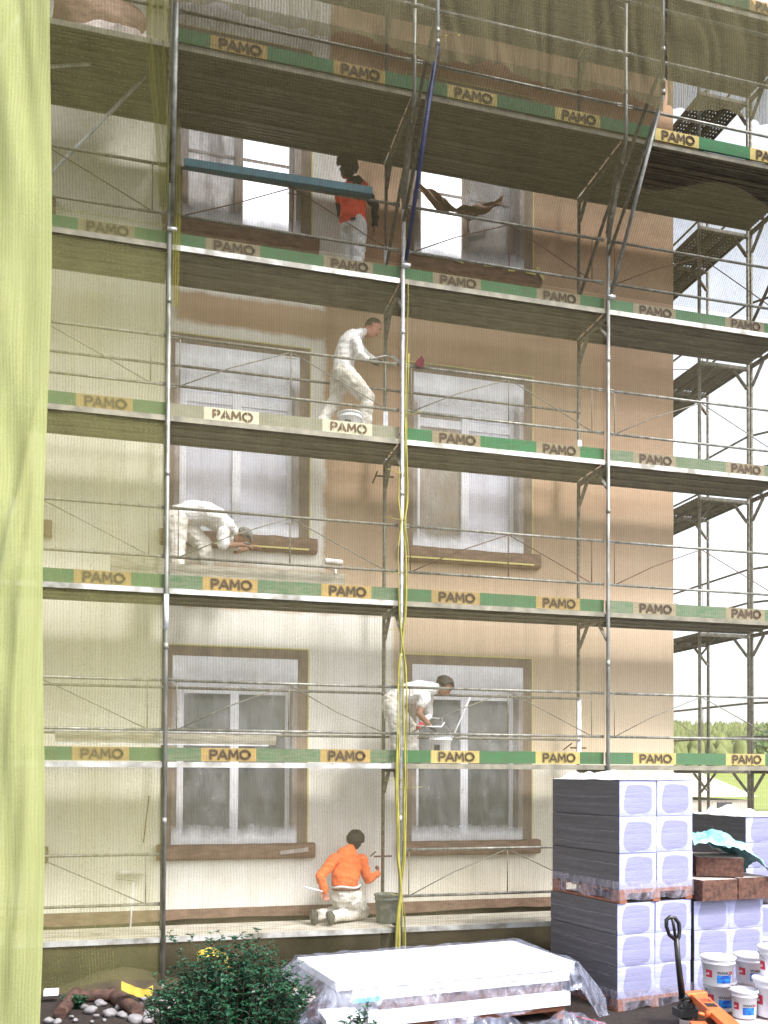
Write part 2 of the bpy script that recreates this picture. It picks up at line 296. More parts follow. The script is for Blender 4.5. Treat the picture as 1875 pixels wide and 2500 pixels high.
# ---------------------------------------------------------------- mesh helpers
class MB:
    def __init__(s): s.v = []; s.f = []; s.m = []; s.sm = []
    def add(s, vs, fs, mi=0, smooth=False):
        o = len(s.v); s.v += [tuple(x) for x in vs]
        for f in fs: s.f.append([i+o for i in f]); s.m.append(mi); s.sm.append(smooth)
        return s
    def box(s, a, b, mi=0, rot=0, piv=None):
        x0, y0, z0 = a; x1, y1, z1 = b
        vs = [Vector(q) for q in ((x0, y0, z0), (x1, y0, z0), (x1, y1, z0), (x0, y1, z0), (x0, y0, z1), (x1, y0, z1), (x1, y1, z1), (x0, y1, z1))]
        if rot:
            pv = Vector(piv or (0, 0, 0)); mm = Matrix.Rotation(rot, 3, 'Z'); vs = [mm@(q-pv)+pv for q in vs]
        return s.add(vs, [(0, 3, 2, 1), (4, 5, 6, 7), (0, 1, 5, 4), (1, 2, 6, 5), (2, 3, 7, 6), (3, 0, 4, 7)], mi)
    def beam(s, p, q, wd, ht, mi=0, up=(0, 0, 1)):
        p, q = Vector(p), Vector(q); d = (q-p).normalized(); u = Vector(up)
        a = d.cross(u).normalized()*wd/2; b = a.cross(d).normalized()*ht/2
        vs = [p-a-b, p+a-b, p+a+b, p-a+b, q-a-b, q+a-b, q+a+b, q-a+b]
        return s.add(vs, [(0, 3, 2, 1), (4, 5, 6, 7), (0, 1, 5, 4), (1, 2, 6, 5), (2, 3, 7, 6), (3, 0, 4, 7)], mi)
    def tube(s, pts, r, n=8, mi=0, cap=True, r2=None):
        pts = [Vector(p) for p in pts]; k = len(pts); vs = []
        rad = r if isinstance(r, (list, tuple)) else [r+(r2-r)*i/(k-1) if r2 is not None else r for i in range(k)]
        ref = None
        for i, p in enumerate(pts):
            d = (pts[min(i+1, k-1)]-pts[max(i-1, 0)]).normalized()
            if ref is None: ref = d.orthogonal().normalized()
            a = (ref-d*ref.dot(d)).normalized(); ref = a; b = d.cross(a)
            for j in range(n):
                t = 2*math.pi*j/n; vs.append(p+(a*math.cos(t)+b*math.sin(t))*rad[i])
        fs = [(i*n+j, i*n+(j+1) % n, (i+1)*n+(j+1) % n, (i+1)*n+j) for i in range(k-1) for j in range(n)]
        s.add(vs, fs, mi, True)
        if cap:
            o = len(s.v)-len(vs)
            s.f.append([o+j for j in range(n)][::-1]); s.m.append(mi); s.sm.append(False)
            s.f.append([o+(k-1)*n+j for j in range(n)]); s.m.append(mi); s.sm.append(False)
        return s
    def lathe(s, c, prof, n=24, mi=0, smooth=True):
        c = Vector(c); vs = []
        for r, z in prof:
            for j in range(n):
                t = 2*math.pi*j/n; vs.append(c+Vector((r*math.cos(t), r*math.sin(t), z)))
        fs = [(i*n+j, i*n+(j+1) % n, (i+1)*n+(j+1) % n, (i+1)*n+j) for i in range(len(prof)-1) for j in range(n)]
        return s.add(vs, fs, mi, smooth)
    def grid(s, fn, nu, nv, mi=0, smooth=True):
        vs = [fn(i/nu, j/nv) for j in range(nv+1) for i in range(nu+1)]
        fs = [(j*(nu+1)+i, j*(nu+1)+i+1, (j+1)*(nu+1)+i+1, (j+1)*(nu+1)+i) for j in range(nv) for i in range(nu)]
        return s.add(vs, fs, mi, smooth)
    def blob(s, c, r, n=8, mi=0, seed=0, amp=.15, sc=2):
        c = Vector(c); r = Vector(r) if not isinstance(r, (int, float)) else Vector((r, r, r)); vs = []; m_ = n*2
        for i in range(n+1):
            for j in range(m_):
                th = math.pi*i/n; ph = 2*math.pi*j/m_
                d = Vector((math.sin(th)*math.cos(ph), math.sin(th)*math.sin(ph), math.cos(th)))
                k = 1+amp*noise.noise(d*sc+Vector((seed*3.1, seed, 0)))
                vs.append(c+Vector((d.x*r.x, d.y*r.y, d.z*r.z))*k)
        fs = [(i*m_+j, (i+1)*m_+j, (i+1)*m_+(j+1) % m_, i*m_+(j+1) % m_) for i in range(n) for j in range(m_)]
        return s.add(vs, fs, mi, True)
    def build(s, name, mats, parent=None, bevel=0, origin=None):
        me = bpy.data.meshes.new(name); o = bpy.data.objects.new(name, me)
        off = Vector(origin) if origin is not None else (parent['_o'] if False else Vector((0, 0, 0)))
        if parent is not None and origin is None: off = wloc(parent)
        me.from_pydata([tuple(Vector(v)-off) for v in s.v], [], s.f)
        ms = mats if isinstance(mats, (list, tuple)) else [mats]
        for x in ms: me.materials.append(M[x] if isinstance(x, str) else x)
        me.polygons.foreach_set('material_index', s.m); me.polygons.foreach_set('use_smooth', s.sm)
        me.update(); COL.objects.link(o)
        if parent is not None:
            o.parent = parent; o.location = off-wloc(parent) if origin is not None else (0, 0, 0)
        else: o.location = off
        if bevel:
            b = o.modifiers.new('bevel', 'BEVEL'); b.width = bevel; b.segments = 2; b.limit_method = 'ANGLE'
        return o
def wloc(o):
    v = Vector((0, 0, 0))
    while o is not None: v += Vector(o.location); o = o.parent
    return v
def tag(o, label=None, cat=None, group=None, kind=None):
    if label: o['label'] = label
    if cat: o['category'] = cat
    if group: o['group'] = group
    if kind: o['kind'] = kind
    return o
def thing(name, loc, label, cat, group=None):
    o = bpy.data.objects.new(name, None); COL.objects.link(o); o.location = loc; o.empty_display_size = .2
    return tag(o, label, cat, group)

# ---------------------------------------------------------------- ground, hill, wood
GZ = -.55
g = MB().grid(lambda u, v: (-600+1300*u, -400+1100*v, GZ), 2, 2).build('ground', 'asph'); tag(g, kind='structure')
g = MB().grid(lambda u, v: (-5+17*u, -9+10.5*v, GZ+.004+.015*noise.noise(Vector((u*20, v*20, 0)))+.012), 60, 40).build('planting_bed', 'soil'); tag(g, kind='structure')
def hillf(u, v):
    x = -350+1050*u; y = 18+520*v
    d = max(0, y-90)/430
    h = GZ+.06+24*(d*d*(3-2*d) if d < 1 else 1)+1.2*noise.noise(Vector((x*.02, y*.02, 0)))*min(1, d*4)
    return (x, y, h)
g = MB().grid(hillf, 60, 60).build('meadow_hill', 'grass'); tag(g, kind='structure')
fb = MB(); rr = random.Random(3)
for i in range(9000):
    x = 30+rr.random()*480; y = 170+rr.random()*290
    z = hillf((x+350)/1050, (y-18)/520)[2]; h = 5+rr.random()*5; r = 1.5+rr.random()*1.6
    k = 5; vs = [(x+r*math.cos(6.28*j/k+i), y+r*math.sin(6.28*j/k+i), z-1) for j in range(k)]+[(x+r*.7*math.cos(6.28*j/k+i+.5), y+r*.7*math.sin(6.28*j/k+i+.5), z+h*.6) for j in range(k)]+[(x, y, z+h)]
    fb.add(vs, [(j, (j+1) % k, k+(j+1) % k, k+j) for j in range(k)]+[(k+j, k+(j+1) % k, 2*k) for j in range(k)], 0, True)
tag(fb.build('far_wood', 'forest'), 'far wooded ridge closing the view beyond the meadow', 'wood', kind='stuff')
# leafy tree at the right edge beyond the scaffold
def leafcloud(mb, c, r, n, ls, rr, mi=0):
    for i in range(n):
        d = Vector((rr.gauss(0, 1), rr.gauss(0, 1), rr.gauss(0, 1))).normalized(); k = rr.random()**.4
        p = Vector(c)+Vector((d.x*r[0], d.y*r[1], d.z*r[2]))*k*(1+.3*noise.noise(d*2+Vector(c)))
        a = Vector((rr.gauss(0, 1), rr.gauss(0, 1), rr.gauss(0, .6))).normalized(); b = a.orthogonal().normalized()
        b = (b+a.cross(b)*rr.uniform(-1, 1)).normalized(); l = ls*rr.uniform(.6, 1.2)
        mb.add([p-a*l, p+b*l*.5, p+a*l, p-b*l*.5], [(0, 1, 2, 3)], mi)
def tree(c, h, r, n, label, ls=.12, seed=1):
    rr = random.Random(seed); c = Vector(c); t = thing('broadleaf_tree', c, label, 'tree')
    MB().tube([c, c+Vector((.1, 0, h*.4)), c+Vector((0, .2, h*.8))], [h*.03, h*.02, h*.008], 8).build('trunk', 'twig', t)
    mb = MB()
    for i in range(14):
        a = rr.random()*6.28; q = c+Vector((math.cos(a)*r*.6*rr.random(), math.sin(a)*r*.6*rr.random(), h*rr.uniform(.4, .9)))
        mb_ = MB().tube([c+Vector((0, 0, h*.35)), (c+Vector((0, 0, h*.5))+q)/2, q], [h*.012, h*.008, h*.003], 5)
        mb.v and None
        leafcloud(mb, q, (r*.42, r*.42, h*.12), n//14, ls, rr)
    mb.build('crown', 'leafd', t)
    return t
tp = W(1915, 1839, y=38); tree((tp.x, 38, GZ), 7.6, 2.4, 2200, 'small leafy tree at the right edge in front of the wooded ridge', .16)
# house far behind (white gable with grey roof seen above the pallets)
h0 = W(1700, 1900, y=26); hb = thing('white_house', (h0.x, 26, GZ), 'small white house with a pale roof seen above the right pallet stack', 'house')
MB().box((h0.x-2.6, 24, GZ), (h0.x+1.4, 30, GZ+1.3)).build('wall', 'wool_face', hb)
MB().add([(h0.x-2.8, 23.8, GZ+1.45), (h0.x+1.6, 23.8, GZ+1.45), (h0.x-1.0, 24.2, GZ+2.5), (h0.x-2.8, 30.2, GZ+1.45), (h0.x+1.6, 30.2, GZ+1.45), (h0.x-1.0, 30, GZ+2.5)],
         [(0, 1, 2), (3, 5, 4), (0, 2, 5, 3), (1, 4, 5, 2), (0, 3, 4, 1)]).build('roof', 'deck_top', hb)
MB().box((h0.x-.3, 23.95, GZ+.5), (h0.x+.4, 24.02, GZ+1.2)).build('window', 'glass_house', hb)

# ---------------------------------------------------------------- the building
WY = 1.15; XR = 7.31; XL = -7.0; ZT = 12.6
bt = thing('rendered_building', (2, WY, GZ), 'old building with cream and peach plaster facade being painted behind the scaffold', 'building')
cols = [(-3.35, -1.85), (.16, 1.66), (3.33, 4.85), ]
rows = [.97, 4.97, 8.97]
ops = [(x0, x1, z+.04, z+2.42) for x0, x1 in cols for z in rows]
xs = sorted({XL, XR, *[c for o in ops for c in o[:2]]}); zs = sorted({.2, ZT, *[c for o in ops for c in o[2:]]})
mb = MB()
for i in range(len(xs)-1):
    for j in range(len(zs)-1):
        cx_, cz_ = (xs[i]+xs[i+1])/2, (zs[j]+zs[j+1])/2
        if any(o[0] < cx_ < o[1] and o[2] < cz_ < o[3] for o in ops): continue
        mb.add([(xs[i], WY, zs[j]), (xs[i+1], WY, zs[j]), (xs[i+1], WY, zs[j+1]), (xs[i], WY, zs[j+1])], [(0, 1, 2, 3)])
for x0, x1, z0, z1 in ops:
    D = .3
    for q in (((x0, WY, z0), (x0, WY+D, z0), (x0, WY+D, z1), (x0, WY, z1)), ((x1, WY, z0), (x1, WY, z1), (x1, WY+D, z1), (x1, WY+D, z0)),
              ((x0, WY, z0), (x1, WY, z0), (x1, WY+D, z0), (x0, WY+D, z0)), ((x0, WY, z1), (x0, WY+D, z1), (x1, WY+D, z1), (x1, WY, z1))):
        mb.add(q, [(0, 1, 2, 3)])
mb.add([(XR, WY, .2), (XR, 11, .2), (XR, 11, ZT), (XR, WY, ZT)], [(0, 1, 2, 3)])
mb.add([(XL, WY, .2), (XL, 11, .2), (XL, 11, ZT), (XL, WY, ZT)], [(3, 2, 1, 0)])
mb.add([(XL, 11, .2), (XR, 11, .2), (XR, 11, ZT), (XL, 11, ZT)], [(3, 2, 1, 0)])
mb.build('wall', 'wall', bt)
MB().box((XL+.05, WY+.04, GZ), (XR-.04, 10.9, .2)).build('plinth', 'plinth', bt)
MB().box((XL-.1, .35, ZT), (XR+.1, 11.4, ZT+.3)).build('roof', 'roof', bt)
mb = MB()   # strip of masking paper along the foot of the plaster
def paper(u, v):
    x = XL+.1+(XR-XL-.2)*u
    return (x, WY-.012-.012*math.sin(x*9+2*math.sin(x*2.3)), .06+.14*v+(.02*math.sin(x*1.7)+.018*noise.noise(Vector((x*2, 0, 3))))*(1-v))
mb.grid(paper, 220, 2); mb.build('masking_paper', 'kraft', bt)
for ci, (x0, x1) in enumerate(cols):
    for ri, z in enumerate(rows):
        z0, z1 = z+.04, z+2.42; xc = (x0+x1)/2
        wn = MB(); p = WY-.03
        wn.box((x0-.16, p, z0), (x0+.015, WY+.2, z1)).box((x1-.015, p, z0), (x1+.19, WY+.2, z1)).box((x0-.16, p, z1), (x1+.19, WY+.2, z1+.16))
        win = wn.build('window', 'stone', bt, bevel=.004)
        fy = WY+.14
        fr = MB(); t = .06
        gx0, gx1, gz0, gz1 = x0+.02, x1-.02, z0+.01, z1-.01
        fr.box((gx0, fy, gz0), (gx0+t+.02, fy+.07, gz1)).box((gx1-t, fy, gz0), (gx1, fy+.07, gz1)).box((gx0+t, fy, gz0), (gx1-t, fy+.07, gz0+.08))
        fr.box((gx0+t, fy, gz1-.42 if ri < 2 else gz1-.08), (gx1-t, fy+.07, gz1)).box((xc-.055, fy-.012, gz0+.08), (xc+.055, fy+.07, gz1-.42 if ri < 2 else gz1-.08))
        if ri == 2: fr.box((gx0+t, fy+.01, gz0+1.03), (gx1-t, fy+.05, gz0+1.06))
        if ri == 1: fr.box((gx0+t, fy+.012, gz1-.62), (gx1-t, fy+.06, gz1-.5))
        fr.build('frame', 'white_pl' if ri < 2 else 'stone', win, bevel=.004)
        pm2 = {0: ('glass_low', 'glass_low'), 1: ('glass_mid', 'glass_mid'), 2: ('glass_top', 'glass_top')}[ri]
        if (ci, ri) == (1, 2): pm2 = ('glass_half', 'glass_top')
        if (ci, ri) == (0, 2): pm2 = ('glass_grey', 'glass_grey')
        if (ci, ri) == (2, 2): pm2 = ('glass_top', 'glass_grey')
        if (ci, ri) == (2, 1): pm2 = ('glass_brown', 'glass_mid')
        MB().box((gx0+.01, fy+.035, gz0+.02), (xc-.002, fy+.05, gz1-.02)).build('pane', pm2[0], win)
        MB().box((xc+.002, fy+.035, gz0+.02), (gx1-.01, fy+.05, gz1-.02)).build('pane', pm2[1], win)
        sd_ = ci*7+ri
        def filmf(u, v):
            x = x0-.05+(x1-x0+.1)*u; zz = z0-.02+(z1-z0+.05)*v
            e = min(u, 1-u, v, 1-v); 
            return (x, WY-.036+min(max(e-.05, 0)*6, 1)*(.06+.05*noise.noise(Vector((x*2.5+sd_, zz*1.3, sd_)))), zz)
        MB().grid(filmf, 26, 40).build('masking_film', 'wfilm', win)
        # tape outline
        tb = MB(); ox0, ox1, oz1 = x0-.16, x1+.19, z1+.16
        tb.box((ox1, p+.012, z0), (ox1+.018, WY+.004, oz1+.018)).box((ox0-.018, p+.012, z0), (ox0, WY+.004, oz1+.018)).box((ox0, p+.012, oz1), (ox1, WY+.004, oz1+.018))
        tb.build('tape', 'tape', win)
        def sillf(s):
            pass
        sm = MB(); a0, a1 = x0-.23, x1+(.5 if ci == 0 else .29)
        def sillsheet(u, v):
            x = a0+(a1-a0)*u; rg = .018*noise.noise(Vector((x*5, v*3, sd_+ri)))
            prof = [(WY-.005, z-.15), (WY-.1, z-.145), (WY-.125, z-.12), (WY-.13, z-.03), (WY-.12, z+.03), (WY-.1, z+.045), (WY+.1, z+.06)]
            k = v*6; i_ = min(int(k), 5); fr_ = k-i_; yy = prof[i_][0]*(1-fr_)+prof[i_+1][0]*fr_; zz = prof[i_][1]*(1-fr_)+prof[i_+1][1]*fr_
            return (x, yy+rg, zz+rg*(.9 if ri else .3))
        sm.grid(sillsheet, 60, 12)
        sm.add([sillsheet(0, k/12) for k in range(13)]+[(a0, WY+.1, z-.14)], [list(range(14))]).add([sillsheet(1, k/12) for k in range(13)]+[(a1, WY+.1, z-.14)], [list(range(14))[::-1]])
        sl_ = sm.build('sill', 'kraft', win)
        if ri == 1:
            MB().box((a0+.05, WY-.145, z-.125), (a1-.12, WY-.135, z-.105)).build('tape', 'tape', sl_)
        if ri == 0 and ci == 1:
            MB().add([(a1-.47, WY-.155, z-.09), (a1-.1, WY-.155, z-.055), (a1-.1, WY-.155, z), (a1-.47, WY-.155, z-.04)], [(0, 1, 2, 3)]).build('paper_scrap', 'wool_face', sl_)
        if ri == 2 and ci == 2:
            rr = random.Random(5)
            for k, (fx, wd) in enumerate(((.05, .2), (.15, .1), (.25, .13), (.36, .12), (.56, .28), (.74, .1), (.87, .15), (.93, .2))):
                x = a0+(a1-a0)*fx; an = rr.uniform(-.25, .1) if k < 7 else -1.0
                c = Vector((x+wd/2, WY-.16, z-.0+rr.uniform(-.02, .02))); e = Vector((math.cos(an), 0, math.sin(an)))*wd/2; q = Vector((-math.sin(an), 0, math.cos(an)))*.02
                MB().add([c-e-q, c+e-q, c+e+q, c-e+q], [(0, 1, 2, 3)]).build('tape_strip', 'tape', sl_)
        if ri == 1: # long tape tail
            pass
# torn film bundle hanging in the upper right window
fbm = MB()
def swag(u, v):
    x = 3.3+1.25*u; z = 9.98-.12*math.sin(u*3.1)-.28*u*(1-u)*2.2+(v-.5)*(.05+.16*abs(math.sin(u*7)))*(1+.4*noise.noise(Vector((u*9, v*5, 1))))
    return (x, WY-.09-.03*math.sin(v*9+u*20), z)
fbm.grid(swag, 60, 10)
fbm.tube([(3.62, WY-.1, 9.9), (3.7, WY-.1, 9.72)], .012, 5).tube([(4.02, WY-.1, 9.72), (4.04, WY-.1, 9.42)], .012, 5)
fbm.build('torn_film', 'kraft', bt)

# ---------------------------------------------------------------- lettering
LET = {
 'P': ([[(.12, 0), (.12, 1), (.42, 1), (.58, .9), (.62, .73), (.58, .56), (.42, .46), (.12, .46)]], .74),
 'A': ([[(.02, 0), (.36, 1), (.7, 0)], [(.16, .3), (.56, .3)]], .78),
 'M': ([[(.1, 0), (.16, 1), (.45, .32), (.74, 1), (.8, 0)]], .96),
 'O': ([[(.42+.38*math.cos(a*math.pi/10), .5+.5*math.sin(a*math.pi/10)) for a in range(21)]], .9)}
def ribbon(mb, pts, wd, y, mi, ends=True):
    n = len(pts); closed = (Vector((*pts[0], 0))-Vector((*pts[-1], 0))).length < 1e-6
    for k in range(n-1):
        a, b = Vector(pts[k]), Vector(pts[k+1]); d = (b-a).normalized(); q = Vector((-d.y, d.x))*wd/2
        mb.add([(p.x, y, p.y) for p in (a-q, b-q, b+q, a+q)], [(0, 1, 2, 3)], mi)
        y -= .00006
    for k in range(0 if ends else 1, n if ends else n-1):
        a = Vector(pts[k]); mb.add([(a.x+wd/2*math.cos(t*math.pi/5), y-.0001, a.y+wd/2*math.sin(t*math.pi/5)) for t in range(10)], [tuple(range(10))], mi)
def letters(x0, x1, z0, h, y, style, parent, mats):
    mb = MB(); tot = sum(LET[c][1] for c in 'PAMO'); wd = x1-x0; sx = wd/tot*.99; cx = x0
    for c in 'PAMO':
        strokes, adv = LET[c]
        for st in strokes:
            P_ = [(cx+px*sx, z0+pz*h) for px, pz in st]
            if style == 'outline':
                ribbon(mb, P_, h*.42, y, 0)
        for st in strokes:
            P_ = [(cx+px*sx, z0+pz*h) for px, pz in st]
            if style == 'outline':
                ribbon(mb, P_, h*.34, y-.0025, 1)
        for st in strokes:
            P_ = [(cx+px*sx, z0+pz*h) for px, pz in st]
            ribbon(mb, P_, h*(.25 if style == 'outline' else .25), y-.005, 0, style == 'outline')
        if style == 'stencil' and c in 'PAO':
            xx = cx+(.42 if c == 'O' else .36)*sx
            mb.add([(xx-h*.035, y-.0085, z0-h*.2), (xx+h*.035, y-.0085, z0-h*.2), (xx+h*.035, y-.0085, z0+h*1.2), (xx-h*.035, y-.0085, z0+h*1.2)], [(0, 1, 2, 3)], 1)
        cx += adv*sx
    return mb.build('lettering', mats, parent)

# ---------------------------------------------------------------- front scaffold
B = 2.805; WD = .836
sc = thing('facade_scaffold', (0, 0, GZ), 'tall steel scaffold with green toe boards along the plaster facade', 'scaffold')
TR = .0242
BAYS = [(-B, 0), (0, B), (B, 2*B), (2*B, 3*B)]
for i in range(-1, 4):
    x = i*B
    mb = MB().tube([(x, 0, GZ+.1), (x, 0, 8.9)], TR, 12)
    for zc in (1.35, 3.35, 5.35, 7.35): mb.tube([(x, 0, zc-.004), (x, 0, zc+.07)], TR+.004, 12)
    mb.lathe((x, 0, GZ), [(0, 0), (.07, 0), (.07, .008), (.019, .01), (.019, .3)], 12)
    mb.build('standard', 'steel_bright' if i == 1 else 'steel', sc)
    MB().tube([(x, WD, GZ+.1), (x, WD, 12.2)], TR, 10).lathe((x, WD, GZ), [(0, 0), (.07, 0), (.07, .008), (.019, .01), (.019, .3)], 12).build('standard', 'steel_old', sc)
    MB().tube([(x, 0, 8.9), (x, -.18, 9.5), (x, -.43, 9.95), (x, -.45, 10.0), (x, -.45, 13)], TR, 10).build('standard', 'steel', sc)
    for k in range(7):
        z = 2*k-.02; yo = -.45 if k >= 5 else 0
        mb = MB().beam((x, yo, z), (x, WD, z), .05, .05)
        mb.beam((x, yo+.02, z-.3), (x, yo+.26, z-.03), .012, .05, up=(1, 0, 0)).beam((x, WD-.02, z-.3), (x, WD-.26, z-.03), .012, .05, up=(1, 0, 0))
        if k == 5: mb.beam((x, 0, 9.0), (x, -.42, 9.93), .04, .05, up=(1, 0, 0))
        mb.build('frame_head', 'steel_old', sc)
for (x0, x1) in BAYS:
    bi = round(x0/B)
    for k in range(7):
        z = 2*k; ya, yb = (-.43, WD) if k >= 5 else (.035, WD)
        # ribbed deck sheet: three planks, with ribs below
        mb = MB(); npl = 3 if k < 5 else 4; pw = (yb-ya)/npl; xa, xb = x0+.03, x1-.03
        for q in range(npl):
            y0 = ya+q*pw+.004; y1 = y0+pw-.008
            prof = [(y0, z+.0), (y0, z+.055), (y1, z+.055), (y1, z+.0), (y1-.02, z+.0), (y1-.02, z+.036)]
            nr = 5; yy = y1-.02
            for r_ in range(nr):
                a = y1-.02-(pw-.048)*(r_+.5)/nr
                prof += [(a+.012, z+.036), (a+.007, z+.022), (a-.007, z+.022), (a-.012, z+.036)]
            prof += [(y0+.02, z+.036), (y0+.02, z+.0)]
            n = len(prof); mb.add([(xa, a, b) for a, b in prof]+[(xb, a, b) for a, b in prof], [(i, (i+1) % n, n+(i+1) % n, n+i) for i in range(n)]+[tuple(range(n)), tuple(range(n, 2*n))[::-1]])
            for i in range(n):   # top face
                pass
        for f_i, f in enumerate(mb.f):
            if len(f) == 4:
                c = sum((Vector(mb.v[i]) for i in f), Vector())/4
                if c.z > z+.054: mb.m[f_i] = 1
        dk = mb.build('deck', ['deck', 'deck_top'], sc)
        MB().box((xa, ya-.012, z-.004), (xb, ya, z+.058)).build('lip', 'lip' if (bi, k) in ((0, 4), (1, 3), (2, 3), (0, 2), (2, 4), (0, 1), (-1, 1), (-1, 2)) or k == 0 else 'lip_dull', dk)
        # perforations: small punched rims in the left bay's underside
        if bi == -1 and 1 <= k <= 5 or (k == 5 and bi >= 0):
            pm = MB(); rr = random.Random(k)
            for a in range(46):
                for q in range(npl):
                    for s in (.3, .7):
                        x = xa+.1+(xb-xa-.2)*a/45; y = ya+pw*(q+s)
                        if rr.random() < .8: pm.box((x-.006, y-.006, z+.016), (x+.006, y+.006, z+.0215))
            pm.build('punched_hole_rims', 'lip' if bi == -1 else 'black_pl', dk)
        if k >= 1 and (bi, k) != (-1, 5):
            yt = ya-.0 if k >= 5 else .105; yt0 = yt-.03
            gm = 'green'; pm_ = 'yellow'; style = 'outline'; ink = 'ink'
            if (bi, k) == (0, 3): gm, pm_, style, ink = 'grey_board', 'cream_panel', 'stencil', 'ink_brown'
            elif (bi, k) in ((1, 3),): gm, pm_, ink = 'green', 'yellow_dull', 'ink'
            elif (bi, k) in ((2, 3), (2, 2)): gm, pm_, ink = 'green_worn', 'yellow_dull', 'ink'
            elif (bi, k) in ((0, 2), ): gm = 'green_worn'
            elif (bi, k) in ((0, 1),): gm = 'green_worn'
            elif (bi, k) in ((1, 1), (2, 1), (1, 5), (2, 5)): pm_ = 'yellow_fresh'
            elif k == 4: pm_ = 'yellow_dull'
            elif (bi, k) == (1, 2): gm = 'green'
            pans = [(x0+.41, x0+1.05), (x0+1.82, x0+2.44)]
            if bi == -1: pans = [(x0+.35, x0+.97), (x0+1.79, x0+2.41)]
            cuts = [x0+.02, pans[0][0], pans[0][1], pans[1][0], pans[1][1], x1-.02]
            mb = MB()
            for q in range(5): mb.box((cuts[q], yt0, z+.07), (cuts[q+1], yt, z+.225), q % 2)
            tbd = mb.build('toe_board', [gm, pm_], sc)
            for a, b in pans:
                letters(a+.09, b-.06, z+.1, .095, yt0-.002, style, tbd, [ink, pm_])
        # guard rails with thin bracing
        rails = [.43, 1.0]
        show = (k == 0 and bi in (-1, 1, 2)) or 1 <= k <= 4 or k == 5
        if show:
            yr = .07 if k < 5 else -.42
            if k == 5: rails = [.45, 1.13]
            mb = MB()
            for rz in rails:
                s1 = .012*((bi+k) % 2)
                mb.tube([(x0+.03, yr, z+rz), (x1-.03, yr, z+rz)], .0175, 8)
                mb.box((x0+.03, yr-.012, z+rz-.02), (x0+.11, yr+.012, z+rz+.02)).box((x1-.11, yr-.012, z+rz-.02), (x1-.03, yr+.012, z+rz+.02))
            gr = mb.build('guard_rail', 'steel' if (bi in (1, 2) or k in (1, 6)) else 'steel_old', sc)
            if k < 5:
                mb = MB(); xm = (x0+x1)/2+.03; zl, zh = z+rails[0], z+rails[1]
                mb.tube([(x0+.13, yr, zl), (x0+.13, yr, zh)], .007, 5).tube([(x1-.2, yr, zl), (x1-.2, yr, zh)], .007, 5)
                if bi >= 0: mb.tube([(xm, yr, zl), (xm, yr, zh)], .008, 5)
                sag = .05 if (k == 4 and bi == 0) else 0
                mb.tube([(x0+.15, yr, zl+.01), ((x0+xm)/2, yr, (zl+zh)/2-sag), (xm-.02, yr, zh-.02)], .007, 5)
                mb.tube([(xm+.02, yr, zh-.02), ((x1-.2+xm)/2, yr, (zl+zh)/2-(.04 if k == 1 and bi == 0 else 0)), (x1-.21, yr, zl+.01)], .007, 5)
                if bi <= 0: mb.tube([(xm-.07, yr, zh-.085), (xm+.07, yr, zh-.085)], .005, 4)
                mb.build('bracing', 'rust' if k == 4 or (k == 2 and bi >= 1) else 'steel_old', gr)
        if k in (1, 3) and bi <= 1:
            mb = MB()
            for rz in (.43, 1.0): mb.tube([(x0, WD-.05, z+rz-.02), (x1, WD-.05, z+rz-.02)], .0175, 8)
            mb.build('inner_guard_rail', 'steel_old', sc)
for x, z0, z1 in ((2*B, 2.1, 2.98), (2*B, 6.06, 6.6), (B, 6.06, 6.7), (B, 8.1, 8.9), (0, 3.58, 3.98)):
    y = WD if z0 != 3.58 else 0
    mb = MB().box((x-.032, y-.034, z0), (x+.032, y-.026, z1)) if z0 != 3.58 else MB().tube([(x, 0, z0), (x, 0, z1)], TR+.005, 12)
    mb.build('white_sleeve', 'white_tube', sc)
# outrigger struts and high outer posts for the catch platform
for i in (0, 1, 2, 3):
    x = i*B; x2 = x+.02
    MB().tube([(x2, -.05, 8.24), (x2, -1.27, 9.98)], TR, 10).build('outrigger_strut', 'navy' if i == 1 else 'steel', sc)
    mb = MB().tube([(x2, -1.27, 9.98), (x2, -1.27, 13)], TR, 10)
    mb.build('outer_post', 'white_tube' if i in (1,) else 'steel', sc)
    mb = MB()
    for zz in (9.99, 10.12, 10.5): MB().tube([(x2, -1.27, zz), (x2, -1.27, zz+.05)], TR+.006, 10).build('coupler', 'steel_bright', sc)
    MB().tube([(x2-.05, -.03, 8.2), (x2+.06, -.03, 8.2)], .03, 8).build('coupler', 'steel_bright', sc)
    MB().tube([(x, .0, 8.75), (x+.01, -1.22, 9.9)], .022, 8).build('bracket', 'steel_old', sc); MB().tube([(x, WD, 8.6), (x, .1, 9.3), (x+.01, -1.2, 10.3)], .024, 8).build('bracket', 'steel_old', sc)
    MB().beam((x, -.45, 11.95), (x2, -1.27, 11.3), .05, .05, up=(1, 0, 0)).beam((x, 0, 9.05), (x, -.3, 9.9), .06, .06, up=(1, 0, 0)).build('bracket', 'steel_old', sc)
for z in (10.38, 11.02):
    mb = MB().tube([(-B, -1.25, z), (3*B+.5, -1.25, z)], .0175, 8); mb.build('outer_rail', 'steel', sc)
# wall anchors
for x, z in ((B, 5.85), (B, 10.2), (2*B, 6.12), (B, .85), (2*B, 2.3), (B, 6.15)):
    MB().tube([(x-.12, WD, z), (x+.12, WD, z)], .012, 6).tube([(x-.1, WD, z+.06), (x-.1, WD+.25, z-.02)], .01, 6).build('wall_anchor', 'rust', sc)
